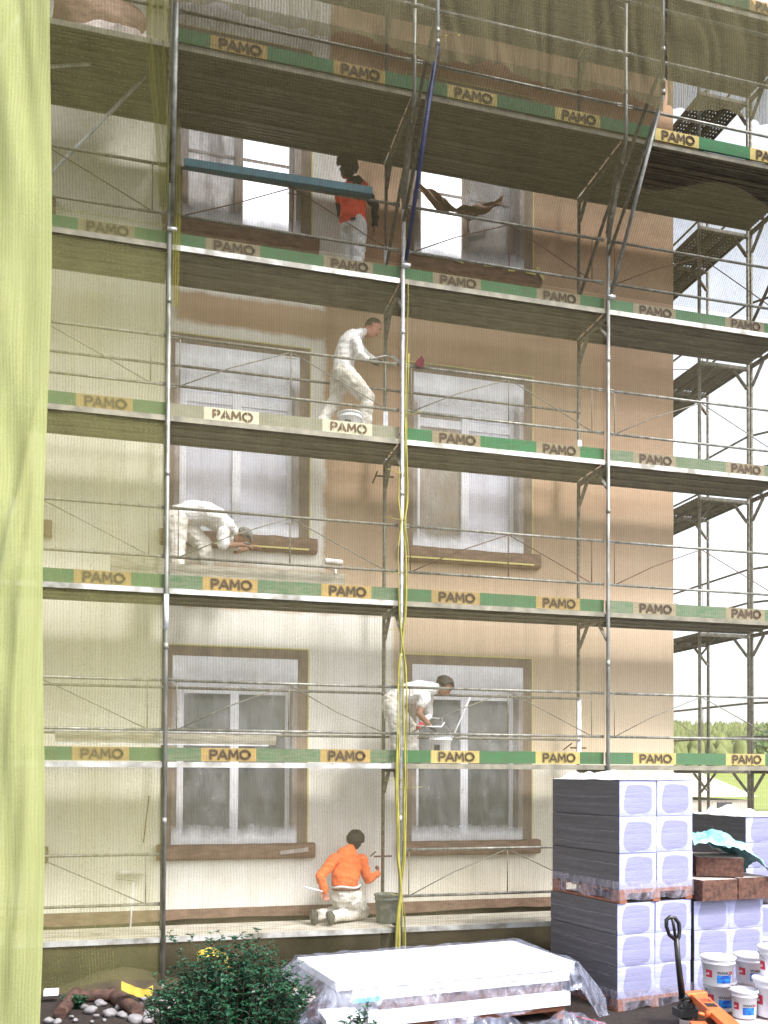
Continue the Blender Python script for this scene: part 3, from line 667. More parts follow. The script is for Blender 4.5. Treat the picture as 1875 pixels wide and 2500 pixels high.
# twine ends and ties round the middle post
rr = random.Random(11)
for z in (10.05, 6.35, 5.05, 3.7, 3.0, 1.85, 1.75, .45, 4.4, 5.6):
    y = -1.29 if z > 9 else -.03
    a = Vector((B+.02, y, z)); sgn = rr.choice((-1, 1))
    mb = MB().tube([a, a+Vector((sgn*.1, -.02, rr.uniform(-.02, .04))), a+Vector((sgn*.24, -.03, rr.uniform(-.06, .08)))], .004, 4)
    mb.tube([(B-.034, y, z), (B, y-.034, z+.01), (B+.034, y, z)], .004, 4); mb.build('twine', 'strip', sc)

# ---------------------------------------------------------------- side scaffold along the end wall
ss = thing('side_scaffold', (8.0, 3.2, GZ), 'steel scaffold standing against the end wall at the right of the facade', 'scaffold')
ys = [.93, 1.93, 4.7, 7.5]
for y in ys:
    for x in (7.6, 8.43):
        mb = MB().tube([(x, y, GZ), (x, y, 13)], TR, 10)
        mb.build('standard', 'steel_old', ss)
    for k in range(0, 7):
        z = 2*k-.02; mb = MB().beam((7.6, y, z), (8.43, y, z), .05, .05)
        mb.beam((7.62, y, z-.3), (7.86, y, z-.03), .05, .012, up=(0, 0, 1)).beam((8.41, y, z-.3), (8.17, y, z-.03), .05, .02)
        mb.build('frame_head', 'steel_old', ss)
for a in range(3):
    y0, y1 = ys[a], ys[a+1]
    for k in range(0, 7):
        z = 2*k; mb = MB()
        for q in range(3):
            xa = 7.62+q*.262; xb = xa+.255
            # rows of real punched holes: strips with gaps
            if a == 0: nn = 1
            nn = max(3, int((y1-y0)/.075))
            for e, wd_ in ((xa, .045), (xa+.073, .02), (xa+.121, .03), (xa+.179, .02), (xa+.227, .028)): mb.box((e, y0+.03, z), (e+wd_, y1-.03, z+.02))
            for e in (xa+.045, xa+.093, xa+.151, xa+.199):
                for s in range(nn):
                    ya_ = y0+.03+(y1-y0-.06)*s/nn; yb_ = y0+.03+(y1-y0-.06)*(s+1)/nn
                    mb.box((e, ya_, z+.002), (e+.028, yb_-.03, z+.018))
            for e in (xa, xb-.03): mb.box((e, y0+.03, z-.03), (e+.03, y1-.03, z-.002))
        mb.build('deck', 'deck_side', ss)
        if k:
            mb = MB()
            for rz in (.5, 1.0): mb.tube([(8.47, y0, z+rz), (8.47, y1, z+rz)], .0175, 8)
            g_ = mb.build('guard_rail', 'steel_old', ss)
            if a:
                ym = (y0+y1)/2
                MB().tube([(8.47, y0+.2, z+.5), (8.47, y0+.2, z+1)], .007, 5).tube([(8.47, y0+.2, z+.5), (8.47, ym, z+1), (8.47, y1-.2, z+.5)], .007, 5).build('bracing', 'steel_old', g_)
# outer return of the scaffold at the far right corner
for k in range(0, 7):
    z = 2*k
    mb = MB()
    for rz in (.5, 1.0): mb.tube([(8.47, 1.0, z+rz), (9.9, -1.2, z+rz)], .0175, 8)
    if k: mb.build('corner_rail', 'steel_old', ss)
mb = MB().tube([(8.46, 2.9, .1), (8.46, 4.7, 2.0)], .02, 6).tube([(8.46, 2.9, 4.1), (8.46, 4.7, 6.0)], .02, 6); mb.build('diagonal_brace', 'steel_old', ss)
mb = MB()
for x in (9.2, 9.45): mb.beam((x, 3.2, 10.2), (x, 3.2, 13), .09, .05)
mb.build('ochre_board', 'crane', ss)

# ---------------------------------------------------------------- nets
NG = 'debris nets hung on the scaffold'
def net(x0, x1, z0, z1, y, m, label, seed, amp=.03, top=None, nx=50, nz=90, name='debris_net'):
    def fn(u, v):
        x = x0+(x1-x0)*u; z = z0+(z1-z0)*v
        b = math.sin(math.pi*u)*math.sin(math.pi*min(1, v))
        n1 = noise.noise(Vector((x*1.1+seed, z*.45, seed))); n2 = noise.noise(Vector((x*3.3, z*.8+seed, 2)))
        ed = .02*noise.noise(Vector((x*4, seed, 0))) if v == 0 else 0
        return (x, y-abs(amp*(n1+.5*n2))*min(1, b*3) , z+ed)
    return tag(MB().grid(fn, nx, nz).build(name, m, origin=(x0, y, z0)), label, 'net', NG)
net(-B-.6, -.01, GZ, 8.3, .055, 'net_left', 'yellow-green debris net over the leftmost scaffold bay', 1)
net(0.0, B-.01, GZ+.02, 8.25, .05, 'net', 'brownish debris net over the bay with the man in orange sweater', 2)
net(B, 2*B-.01, GZ+.02, 8.25, .05, 'net', 'olive debris net over the bay right of the bright middle post', 3)
net(2*B, 3*B+.6, GZ+.02, 8.25, .05, 'net_thin', 'olive debris net over the bay at the building corner', 4)
def slope(x0, x1, m, label, seed, top=1.0):
    def fn(u, v):
        x = x0+(x1-x0)*u; v2 = v*(top+(.05*math.sin(x*3) if top < 1 else 0))
        y = .03-1.27*v2; z = 8.25+1.73*v2
        n1 = noise.noise(Vector((x*2.2, v*2, seed)))
        return (x, y-.05*n1*math.sin(math.pi*v), z+.06*n1*math.sin(math.pi*v))
    return tag(MB().grid(fn, 50, 30).build('debris_net', m, origin=(x0, .03, 8.25)), label, 'net', NG)
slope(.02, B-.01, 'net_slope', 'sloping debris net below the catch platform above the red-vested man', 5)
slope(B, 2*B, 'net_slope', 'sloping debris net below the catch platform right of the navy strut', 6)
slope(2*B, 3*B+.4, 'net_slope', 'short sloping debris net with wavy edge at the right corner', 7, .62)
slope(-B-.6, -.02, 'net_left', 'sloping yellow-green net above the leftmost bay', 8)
def upnet(x0, x1, label, seed, zb, m='net_up'):
    def fn(u, v):
        x = x0+(x1-x0)*u; z = zb+(.05*math.sin(x*4.1)+.04*noise.noise(Vector((x*3, 1, seed))))*(1-v)+(11.32-zb)*v
        fold = .05*math.sin(x*11+2*noise.noise(Vector((x*2, z, seed)))*3)+.05*noise.noise(Vector((x*2.5, z*.8, seed)))
        return (x, -1.3-abs(fold), z)
    return tag(MB().grid(fn, 120, 20).build('debris_net', m, origin=(x0, -1.3, zb)), label, 'net', NG)
upnet(-B-.6, B, 'dark folded net along the top left of the scaffold', 9, 9.8)
upnet(B+.03, 2*B, 'dark folded net along the top between the two upper poles', 10, 9.8)
upnet(2*B+.03, 3*B+1.2, 'dark folded net at the top right with a ragged lower edge', 11, 9.86)
# near yellow curtain at the left, a net sheet hung on the return scaffold
def curt(u, v):
    x = -3.6+2.585*u; z = GZ+.02+11.5*v; xr = x+.02*math.sin(z*1.3)*(u)
    f = .02*math.sin(x*19+1.5*math.sin(z*.7))+.16*noise.noise(Vector((x*1.5+z*.25, z*.45, 4)))+.07*noise.noise(Vector((x*4+z*.8, z*.6, 1)))
    for cz, sl, w_ in ((3.6, .16, .05), (4.6, .3, .04), (1.8, .12, .05), (7.5, -.2, .06), (9.4, -.15, .05)):
        d = (x+1.12-(z-cz)*sl*.6)/w_; f -= .07*math.exp(-d*d)*math.exp(-((z-cz)/1.6)**2)
    return (xr, -3+f*min(1, (1-u)*10), z)
tag(MB().grid(curt, 110, 160).build('net_curtain', 'net_curtain', origin=(-3.6, -3, GZ)), 'bright yellow-green net curtain hanging down the left edge of the picture', 'net')
rsc = thing('return_scaffold', (-2.3, -2.7, GZ), 'scaffold hidden behind the yellow net curtain at the far left', 'scaffold')
MB().tube([(-3.2, -2.72, GZ), (-3.2, -2.72, 12)], TR, 8).build('standard', 'steel', rsc)
MB().tube([(-1.3, -2.72, GZ), (-1.3, -2.72, 12)], TR, 8).build('standard', 'steel', rsc)
for z in (2, 4, 6, 8, 10): MB().tube([(-3.2, -2.74, z), (-1.3, -2.74, z)], TR, 8).tube([(-3.2, -2.74, z+1), (-1.3, -2.74, z+1)], TR, 8).build('rail', 'steel', rsc)
MB().tube([(-1.3, -2.74, 8.2), (-3.1, -2.74, 4)], TR, 8).tube([(-1.3, -2.74, 4.2), (-1.9, -2.74, 0)], TR, 8).build('brace', 'white_tube', rsc)
a = W(368, 172, y=.14); b = W(100, 450, y=.14)
MB().tube([a, b], .02, 8).build('diagonal_brace', 'white_tube', sc)
a = W(365, 146, y=.1); b = W(100, 164, y=.1)
MB().tube([a, b], .018, 8).build('cross_tube', 'white_tube', sc)
MB().tube([W(185, 60, y=.1), W(185, 152, y=.1)], .014, 8).build('cross_tube', 'white_tube', sc)
# gathered net hanging at the first post
def bunch(u, v):
    z = 8.35+3.2*v; wd = .08+.24*v**.8; x = -.04-wd*(1-u)
    return (x+.02*math.sin(z*3), -.12-.5*v-.05*math.sin(u*22+z*1.5)-.03*math.sin(u*9), z)
tag(MB().grid(bunch, 60, 50).build('gathered_net', 'net_bunch', origin=(0, -.1, 8.3)), 'gathered yellow net tied in pleats along the upper first post', 'net')
def bunch2(u, v):
    z = 7.3+2.2*v; return (.03+.1*u*(1-.5*abs(v-.5)), -.04-.02*math.sin(u*20), z)
tag(MB().grid(bunch2, 16, 30).build('gathered_net', 'net_bunch', origin=(0, -.1, 7.3)), 'narrow strip of bunched net right of the first post near the blue beam', 'net')
mb = MB(); rr = random.Random(4)
for s, x0 in enumerate((-.045, -.03, .04, .055, .03, -.04)):
    pts = []; zt = (5.6, 4.2, 7.9, 7.0, 6.2, 3.3)[s]
    for i in range(46):
        z = GZ+.1+(zt-GZ)*i/45
        k = 1-.85*max(0, 1-abs((z-.55)/.35), 1-abs((z-3.55)/.3), 1-abs((z-5.0)/.3))
        pts.append((B+x0*1.1*k+.012*math.sin(z*2.3+s), -.035-.012*math.sin(z*3.1+s*2), z))
    mb.tube(pts, [.007+.004*math.sin(i*.5+s)+.010*(i < 20 and s in (0, 1)) for i in range(46)], 6)
tag(mb.build('rolled_net_strip', 'strip'), 'yellow twisted net strip tied down along the middle post', 'net')

# ---------------------------------------------------------------- loose things on the decks
def bucket(x, y, z, r, h, label, m='white_pl', group=None, handle=True, lid=False, band=None, name='bucket', rz=0, wname=None):
    t = thing(name, (x, y, z), label, 'bucket', group)
    o = Vector((x, y, z)); mb = MB()
    mb.lathe(o, [(0, .004), (r*.86, 0), (r*.88, .01), (r*.97, h*.8), (r*1.04, h*.81), (r*1.04, h*.84), (r*.99, h*.845), (r*1.0, h*.93), (r*1.06, h*.94), (r*1.06, h)], 32)
    if not lid: mb.lathe(o, [(r*1.06, h), (r*.96, h), (r*.86, .02), (0, .02)], 32)
    mb.build('body', m, t)
    if lid: MB().lathe(o, [(r*1.07, h*.95), (r*1.09, h*.96), (r*1.09, h+.008), (r*1.0, h+.012), (r*.97, h+.002), (0, h+.002)], 32).build('lid', m, t)
    if handle:
        pts = [o+Matrix.Rotation(rz, 3, 'Z')@Vector((r*1.06*math.cos(a*math.pi/12), -r*.75*math.sin(a*math.pi/12)-.004*1, h*.88-(h*.33)*math.sin(a*math.pi/12))) for a in range(13)]
        if not lid: pts = [o+Vector((r*1.06*math.cos(a*math.pi/12), 0, h*.95+r*1.0*math.sin(a*math.pi/12))) for a in range(13)]
        MB().tube(pts, .003, 5).build('handle', 'steel', t)
    return t
def rollerbar(p, q, label, name='paint_roller'):
    pass
# blue beam resting on the rail
a = W(450, 400, y=0.0); b = W(908, 470, y=0.0)
bm_ = MB().beam(a, b, .09, .095); tag(bm_.build('blue_beam', 'blue', origin=tuple(a), bevel=.006), 'long blue box beam lying along the top guard rail', 'beam')
# planks stored at the third level
p0 = Vector((-.63, .2, 4.22)); p1 = Vector((2.1, .2, 4.22))
tag(MB().box((-.63, .17, 4.07), (.0, .25, 4.43)).build('plank_stack', 'wood_grey', origin=(-.6, .2, 4.07)), 'plaster-smeared pale board on edge behind the left toe board', 'plank')
tag(MB().box((.04, .17, 4.07), (2.13, .25, 4.38)).build('plank_stack', 'wood_grey', origin=(.1, .2, 4.07)), 'long plaster-smeared board on edge behind the faded toe board', 'plank')
pl = MB().beam((-1.2, .16, 2.33), (1.3, .2, 2.33), .04, .12); tag(pl.build('plank', 'wood_grey', origin=(0, .2, 2.1)), 'long grey-brown plank lying above the lowest toe board', 'plank')
tag(MB().beam((-1.3, .155, 2.41), (1.36, .17, 2.41), .012, .014).box((-1.2, .13, 2.255), (1.2, .15, 2.27)).build('aluminium_lath', 'white_tube', origin=(0, .15, 2.2)), 'white lath lying along the top of the grey plank', 'lath')
def roller(c, ang, label, ln=.22):
    c = Vector(c); t = thing('paint_roller', c, label, 'paint roller')
    d = Vector((math.cos(ang), 0, math.sin(ang)))
    MB().tube([c-d*ln/2, c-d*ln/2+d*.01, c+d*ln/2-d*.01, c+d*ln/2], [.03, .036, .036, .03], 12).build('sleeve', 'cl_dirty', t)
    MB().tube([c-d*ln/2, c-d*(ln/2+.03), c-d*(ln/2+.03)+Vector((0, 0, -.08)), c+Vector((0, 0, -.1)), c+Vector((.01, 0, -.2))], .004, 5).build('handle_rod', 'steel', t)
    return t
c = W(815, 1372, y=.12); roller(c, -.04, 'white fleece roller hanging on the rail above the faded board')
c = W(322, 2130, y=1.05); t = roller(c, 0, 'wide pale roller leaning on the wall in the left bay', .3)
MB().tube([W(325, 2155, y=1.0), W(318, 2272, y=.8)], .012, 6).build('pole', 'white_tube', t)
c = W(823, 1428, y=.3); b3 = bucket(c.x, .3, 4.06, .07, .14, 'small white pot with a brush behind the faded toe board'); b3.location.z = 4.2
MB().tube([W(822, 1425, y=.3), W(819, 1390, y=.3)], .012, 6).build('brush_handle', 'white_tube', b3)
c = W(855, 1020, y=.33); b2 = bucket(c.x, .35, 6.07, .15, .36, 'white paint bucket between the legs of the man in white sweater')
MB().box((c.x-.1, .19, 6.2), (c.x-.02, .2, 6.3)).build('dark_label', 'black_pl', b2)
c = W(1077, 1850, y=.3); b4 = bucket(c.x, .35, 2.07, .145, .36, 'white bucket with a long stirring stick at the bent man')
MB().tube([(c.x+.05, .33, 2.15), W(1148, 1702, y=.3)], .011, 6).build('stirring_stick', 'white_tube', b4)
MB().box((c.x-.12, .2, 2.2), (c.x-.05, .215, 2.3)).build('dark_label', 'black_pl', b4)
c = W(947, 2280, y=.35)
bucket(c.x, .42, .058, .15, .36, 'grey mortar bucket with dried plaster beside the kneeling man', 'greyb', handle=False)
# little red tag on the net and dark thing at top left
tag(MB().add([W(1013, 885, y=.02), W(1030, 868, y=.02), W(1036, 880, y=.02), W(1034, 896, y=.02), W(1020, 896, y=.02)], [(0, 1, 2, 3, 4)]).add([W(1013, 885, y=.03), W(1030, 868, y=.03), W(1036, 880, y=.03), W(1034, 896, y=.03), W(1020, 896, y=.03)], [(4, 3, 2, 1, 0)]).build('red_rag', 'rag'), 'small dark red rag caught in the net by the middle post', 'rag')
c = W(240, 60, y=.5)
tag(MB().blob(c, (.5, .3, .42), 12, 0, 3, .3).build('tarp_bundle', 'kraft', origin=tuple(c)), 'dark brown tarpaulin bundle on the top deck at the left', 'tarpaulin')
c = W(290, 105, y=.3)
tag(MB().blob(c, (.45, .2, .16), 12, 0, 5, .5, 3).build('sheet_bundle', 'wool_face', origin=tuple(c)), 'pale crumpled sheet lying in front of the brown bundle', 'sheet')
tag(MB().tube([W(364, 1943, y=1.1), W(350, 2057, y=1.1)], .008, 5).build('steel_rod', 'rust'), 'thin rusty rod leaning against the wall in the left bay', 'rod')

# ---------------------------------------------------------------- pallets of wrapped insulation
def pallet(nc, rot, w_, l_, zb, parent, name='pallet'):
    """euro style pallet, near-left corner nc, width along +x', length along +y'"""
    c, s = math.cos(rot), math.sin(rot); Pn = lambda x, y, z: (nc[0]+x*c-y*s, nc[1]+x*s+y*c, z)
    def bx(mb, x0, x1, y0, y1, z0, z1):
        vs = [Pn(x, y, z) for z in (z0, z1) for x, y in ((x0, y0), (x1, y0), (x1, y1), (x0, y1))]
        mb.add(vs, [(0, 3, 2, 1), (4, 5, 6, 7), (0, 1, 5, 4), (1, 2, 6, 5), (2, 3, 7, 6), (3, 0, 4, 7)])
    mb = MB()
    for xx in (0, w_/2-.05, w_-.1):
        bx(mb, xx, xx+.1, 0, l_, zb, zb+.022)
        for yy in (0, l_/2-.07, l_-.145): bx(mb, xx+.003, xx+.097, yy+.002, yy+.145, zb+.022, zb+.1)
    for yy in (0, l_/2-.07, l_-.145): bx(mb, 0, w_, yy, yy+.145, zb+.1, zb+.118)
    for k in range(7): bx(mb, 0, w_, k*(l_-.1)/6, k*(l_-.1)/6+.1, zb+.118, zb+.14)
    return mb.build(name, 'wood', parent, bevel=.003)
def load(nc, rot, w_, l_, zb, zt, rows, label, topfilm=True, seed=0):
    t = thing('insulation_pallet', (nc[0], nc[1], zb), label, 'pallet load', 'pallets of wrapped insulation boards')
    pallet(nc, rot, w_, l_, zb, t)
    c, s = math.cos(rot), math.sin(rot); ph = (zt-zb-.14)/rows; pw = w_/2; rr = random.Random(seed)
    for i in range(2):
        for j in range(rows):
            jx, jy = rr.uniform(-.004, .004), rr.uniform(-.006, .006)
            hw, hh = pw/2-.0015, ph/2-.0015
            # box with its own origin in the middle of the wrapped end
            mb = MB(); n = 10
            def face(u, v, hw=hw, hh=hh):
                x = -hw+2*hw*u; z = -hh+2*hh*v; e = min(1, min(u, 1-u, v, 1-v)*9)
                return (x, .006*(1-e)-.002*e+.003*noise.noise(Vector((x*9+i*3, z*9+j*5, seed))), z)
            mb.grid(face, n, n)
            mb.box((-hw, .0135, -hh), (hw, l_, hh))
            o = mb.build('package', 'eps_end', bevel=.006)
            o.parent = t; o.rotation_euler = (0, 0, rot)
            x, y, z = pw*(i+.5)+jx, jy, zb+.14+ph*(j+.5)
            o.location = (x*c-y*s, x*s+y*c, z-zb)
            o.scale = (1, 1, 1)
    Pn = lambda x, y, z: (nc[0]+x*c-y*s, nc[1]+x*s+y*c, z)
    mb = MB()   # stretch wrap strips around the foot and bands on the dark side
    def foot(u, v):
        z = zb+.03+.2*v+.012*math.sin(u*31+seed)*(1-v)
        q = u*(w_+l_)
        x, y = (-.006-.006*abs(math.sin(v*9)), l_-q) if q < l_ else (q-l_, -.016-.004*abs(math.sin(v*14)))
        return Pn(x, y, z)
    mb.grid(foot, 60, 8)
    for j in range(rows*2):
        z = zb+.2+(zt-zb-.2)*j/(rows*2)+rr.uniform(-.03, .03); dz = rr.uniform(-.02, .02)
        mb.grid(lambda u, v: Pn(-.004, l_*u, z+dz*u+.006*v+.004*math.sin(u*9)), 14, 1)
    mb.build('stretch_wrap', 'wrap', t)
    if topfilm:
        mb = MB()
        def tf(u, v):
            n1 = noise.noise(Vector((u*5, v*6, seed*2.3))); h = .012+max(0, n1)*.13
            h *= min(1, min(u, 1-u, v, 1-v)*12+.1)
            return Pn(-.004+(w_+.008)*u, -.012+(l_+.02)*v, zt+h)
        mb.grid(tf, 36, 36); mb.build('top_sheet', 'wool_face' if False else 'white_pl', t)
    return t
nA = (4.588, -2.113); rA = R(10)
load(nA, rA, 1.0, 1.2, .592, 1.885, 3, 'tall upper pallet of foam boards topped with white sheet, stacked on another', True, 2)
load((4.575, -2.10), rA, 1.0, 1.2, GZ, .588, 3, 'lower pallet of foam boards carrying the tall upper stack, behind the black pump handle', False, 5)
load((5.60, -1.925), R(4), .93, 1.15, GZ, .56, 3, 'pallet of foam boards under the brown mineral wool slabs', False, 7)
nC = W(1822, 1995, y=-1.15)
load((nC.x, nC.y), R(8), 1.0, 1.05, .36, nC.z, 3, 'upper pallet of foam boards at the right edge beyond the teal sheet', True, 9)
load((nC.x, nC.y), R(8), 1.0, 1.05, GZ, .355, 2, 'lower pallet of foam boards at the right edge behind the paint buckets', False, 12)
# mineral wool slabs on pallet B
def slab(x0, y0, z0, lx, ly, h, rot, label, face=True, seed=0):
    c, s = math.cos(rot), math.sin(rot)
    t = thing('mineral_wool_slab', (x0, y0, z0), label, 'insulation slab', 'mineral wool slabs')
    mb = MB()
    def surf(u, v, k):
        return None
    n = 14
    def P3(a, b, cc):
        p = Vector((a*lx, b*ly, cc*h)); d = .008*noise.noise(Vector((p.x*14+seed, p.y*14, p.z*14)))+.006*noise.noise(Vector((p.x*40+seed, p.y*40, p.z*40)))
        p += Vector(((a-.5)*d*2, (b-.5)*d*2, -abs(d)*.4 if cc < 1 else 0)); return (x0+p.x*c-p.y*s, y0+p.x*s+p.y*c, z0+p.z)
    mb.grid(lambda u, v: P3(u, 0, v), 26, 8).grid(lambda u, v: P3(0, 1-u, v), 20, 8).grid(lambda u, v: P3(1, u, v), 20, 8).grid(lambda u, v: P3(u, 1, v), 8, 4).grid(lambda u, v: P3(u, 1-v, 0), 8, 8)
    mb.build('core', 'wool', t)
    MB().grid(lambda u, v: P3(u, v, 1), 10, 10).build('facing', 'wool_face', t)
    return t
slab(5.62, -2.05, .575, .47, 1.0, .225, R(5), 'brown mineral wool slab at the left of the lower pair', seed=1)
slab(6.10, -2.01, .575, .46, 1.0, .235, R(5), 'brown mineral wool slab at the right of the lower pair, with ragged corner', seed=5)
slab(5.74, -1.75, .815, .50, .6, .21, R(-28), 'pale-faced mineral wool block under the teal plastic sheet', seed=8)
def teal(u, v):
    x = 5.60+.96*u+.05*v; y = -1.93+.62*v-.12*u
    z = 1.17-.02*u-.36*max(0, u-.45)**1.3*2.0+.1*math.sin(v*3.14)+.03*math.sin(u*11+v*5)+.07*abs(noise.noise(Vector((u*7+v*3, v*8, 2))))+.02*noise.noise(Vector((u*19, v*15, 2)))
    return (x, y, max(z, .82))
tag(MB().grid(teal, 50, 24).build('plastic_sheet', 'teal', origin=(5.7, -1.8, 1)), 'crumpled teal plastic sheet draped over the mineral wool block', 'plastic sheet')

# ---------------------------------------------------------------- foam sheets under clear film in the middle foreground
eo = Vector((1.47, -2.60, 0)); er = R(8); L_, W_ = 2.58, 1.2
ec, es = math.cos(er), math.sin(er)
E = lambda x, y, z: (eo.x+x*ec-y*es, eo.y+x*es+y*ec, z)
def ebx(mb, x0, x1, y0, y1, z0, z1):
    vs = [E(x, y, z) for z in (z0, z1) for x, y in ((x0, y0), (x1, y0), (x1, y1), (x0, y1))]
    return mb.add(vs, [(0, 3, 2, 1), (4, 5, 6, 7), (0, 1, 5, 4), (1, 2, 6, 5), (2, 3, 7, 6), (3, 0, 4, 7)])
def sheetthing(nm, x0, x1, y0, y1, z0, z1, m, label, cat, group='boards of the film-covered stack'):
    tag(ebx(MB(), x0, x1, y0, y1, z0, z1).build(nm, m, origin=E(x0, y0, z0), bevel=.006), label, cat, group)
sheetthing('foam_board', 0, L_-.02, 0, W_, -.03, .05, 'eps', 'topmost white foam board of the film-covered stack in the foreground', 'foam board')
sheetthing('foam_board', .16, L_-.06, .02, W_, -.10, -.036, 'eps', 'second white foam board of the film-covered stack, with a blue corner', 'foam board')
sheetthing('foam_board', .2, L_-.06, .03, W_, -.15, -.104, 'eps', 'third white foam board of the film-covered stack', 'foam board')
sheetthing('mineral_wool_board', .45, L_-.12, .06, W_-.03, -.25, -.154, 'wool', 'brown mineral wool board between the white boards of the film-covered stack', 'insulation board')
sheetthing('foam_board', .3, L_-.08, -.02, W_, -.385, -.254, 'eps', 'thick lowest white foam board of the film-covered stack', 'foam board')
tag(ebx(MB(), .16, .42, -.012, .018, -.149, -.112).build('blue_foam_piece', 'cyan', origin=E(.16, 0, -.15)), 'small light-blue foam piece at the left front corner of the covered stack', 'foam piece')
pt = thing('wooden_pallet', E(.1, 0, GZ), 'dark wooden pallet under the film-covered foam boards', 'pallet')
pallet(E(.1, .05, 0)[:2], er, L_-.2, 1.1, GZ, pt, 'frame')
def cover(u, v):
    # u along length -.45..L+.4, v from far side (0) over the top to the hanging front (1)
    x = -.42+(L_+.8)*u; n1 = noise.noise(Vector((x*1.7, v*4, 3))); n2 = noise.noise(Vector((x*5, v*9, 8)))
    if v < .12: y, z = W_+.05+(.12-v)*.9, .05-(.12-v)*4
    elif v < .7: y, z = W_+.04-(W_+.09)*(v-.12)/.58, .066+.022*abs(n1)+.012*n2
    else:
        k = (v-.7)/.3; y = -.06-.05*k-.07*abs(n1)*k; z = .06-.5*k*(.55+.35*math.sin(x*2.1+1)**2)
    over = max(0, -.03-x, x-(L_+.0))
    if over > 0:
        d = over*(1.05 if x < 0 else 1.5); z -= d*(.75+.5*n1); y += (.35-y)*min(.5, over*.5)
    z += .02*n2*(1 if over or v > .7 else .4)
    return E(x+(.1*n1 if over else 0), y+.02*n2, max(z, GZ+.02))
tag(MB().grid(cover, 110, 60).build('plastic_cover', 'film', origin=tuple(eo)), 'clear crumpled plastic film draped over the white foam board stack', 'plastic film')
def heap(u, v):
    x = 1.95+1.5*u; y = -3.15+.5*v; e = math.sin(math.pi*u)*math.sin(math.pi*v)
    return (x, y, GZ+.02+.5*e*(.6+.4*noise.noise(Vector((x*4, y*5, 2))))+.05*noise.noise(Vector((x*11, y*11, 1))))
tag(MB().grid(heap, 60, 30).build('plastic_heap', 'film', origin=(2.2, -3, GZ)), 'heap of crumpled clear film on the ground in front of the foam stack', 'plastic film')
def heap2(u, v):
    x = 3.45+.75*u; y = -2.75+.45*v; e = math.sin(math.pi*u)*math.sin(math.pi*v)
    return (x, y, GZ+.02+.2*e*(.6+.5*noise.noise(Vector((x*6, y*6, 5))))+.03*noise.noise(Vector((x*14, y*11, 1))))
tag(MB().grid(heap2, 40, 26).build('plastic_heap', 'film', origin=(3.5, -2.7, GZ)), 'small heap of film beside the red cable near the grey pallets', 'plastic film')
p = W(822+5, 2492, y=-2.85)
tb_ = MB().box((p.x-.12, -2.9, p.z-.06), (p.x+.22, -2.5, p.z+.02)); tag(tb_.build('white_box', 'white_pl', origin=(p.x, -2.8, p.z), bevel=.004), 'small white carton with black and red print at the foot of the foam stack', 'box')
# red cable on the ground
mb = MB(); a = W(1405, 2482, z=GZ+.02); b = W(1500, 2510, z=GZ+.02)
mb.tube([W(1390, 2470, z=GZ+.02), a, (a+b)/2+Vector((.02, .05, 0)), b], .012, 6); tag(mb.build('red_cable', 'red'), 'red cable lying on the dark ground by the grey pallets', 'cable')
q = W(520, 2440, z=GZ); 
for k, (px, py, cr, lab) in enumerate(((520, 2345, 'hose', 'yellow cloth bunched behind the top of the shrub'), (560, 2380, 'hose', 'yellow strap end behind the shrub'), (335, 2425, 'hose', 'yellow plastic piece behind the stones'), (700, 2452, 'cyan', 'bright blue plastic piece between shrub and foam stack'), (690, 2430, 'hose', 'small yellow scrap beside the blue plastic'))):
    c = W(px, py, y=-1.0 if k != 2 else -.9)
    tag(MB().grid(lambda u, v: (c.x-.16+.32*u, c.y+.1*v-.03*math.sin(u*9), c.z+.05*math.sin(u*4+k)+.07*v+.02*noise.noise(Vector((u*5, v*5, k)))), 14, 8).build('plastic_scrap', cr, origin=tuple(c)), lab, 'scrap')
# sandy heap behind logs
def mound(cx_, cy_, wx, wy, h, m, label, sd):
    tag(MB().grid(lambda u, v: (cx_-wx+2*wx*u, cy_-wy+2*wy*v, GZ+.01+h*math.sin(math.pi*u)**1.3*math.sin(math.pi*v)+.02*noise.noise(Vector((u*9, v*7, sd)))), 40, 24).build('soil_heap', m), label, 'heap', kind='stuff')
mound(-.45, .25, .75, .35, .22, 'plinth', 'low brown heap of earth behind the net at the left', 2)
mound(.75, -.6, .9, .4, .16, 'wool_face', 'pale heap of sand behind the shrub', 4)

# ---------------------------------------------------------------- stones, logs, small plants
rr = random.Random(21)
spots = [(222, 2466, 22), (245, 2450, 18), (268, 2474, 24), (292, 2457, 15), (300, 2478, 16), (205, 2458, 12), (235, 2480, 9), (322, 2470, 15), (345, 2474, 20), (350, 2437, 12), (346, 2420, 12), (362, 2490, 18), (330, 2488, 22), (384, 2478, 14), (175, 2482, 7), (118, 2492, 15), (140, 2494, 12), (283, 2440, 9), (185, 2490, 8), (310, 2447, 9), (255, 2490, 6), (225, 2494, 6), (372, 2466, 10), (395, 2450, 12), (160, 2470, 6), (344, 2452, 9)]
for i, (px, py, r) in enumerate(spots):
    c = W(px, py, z=GZ+.04); s = r/270*1.05
    o = MB().blob((0, 0, 0), (s, s*.8, s*.55), 8, 0, i, .35, 1.2).build('stone', 'pebble')
    o.location = c; o.rotation_euler = (rr.uniform(-.3, .3), rr.uniform(-.3, .3), rr.uniform(0, 3))
    tag(o, 'rounded pale stone among the pebbles between the logs and the shrub', 'stone', 'stones in the planting bed')
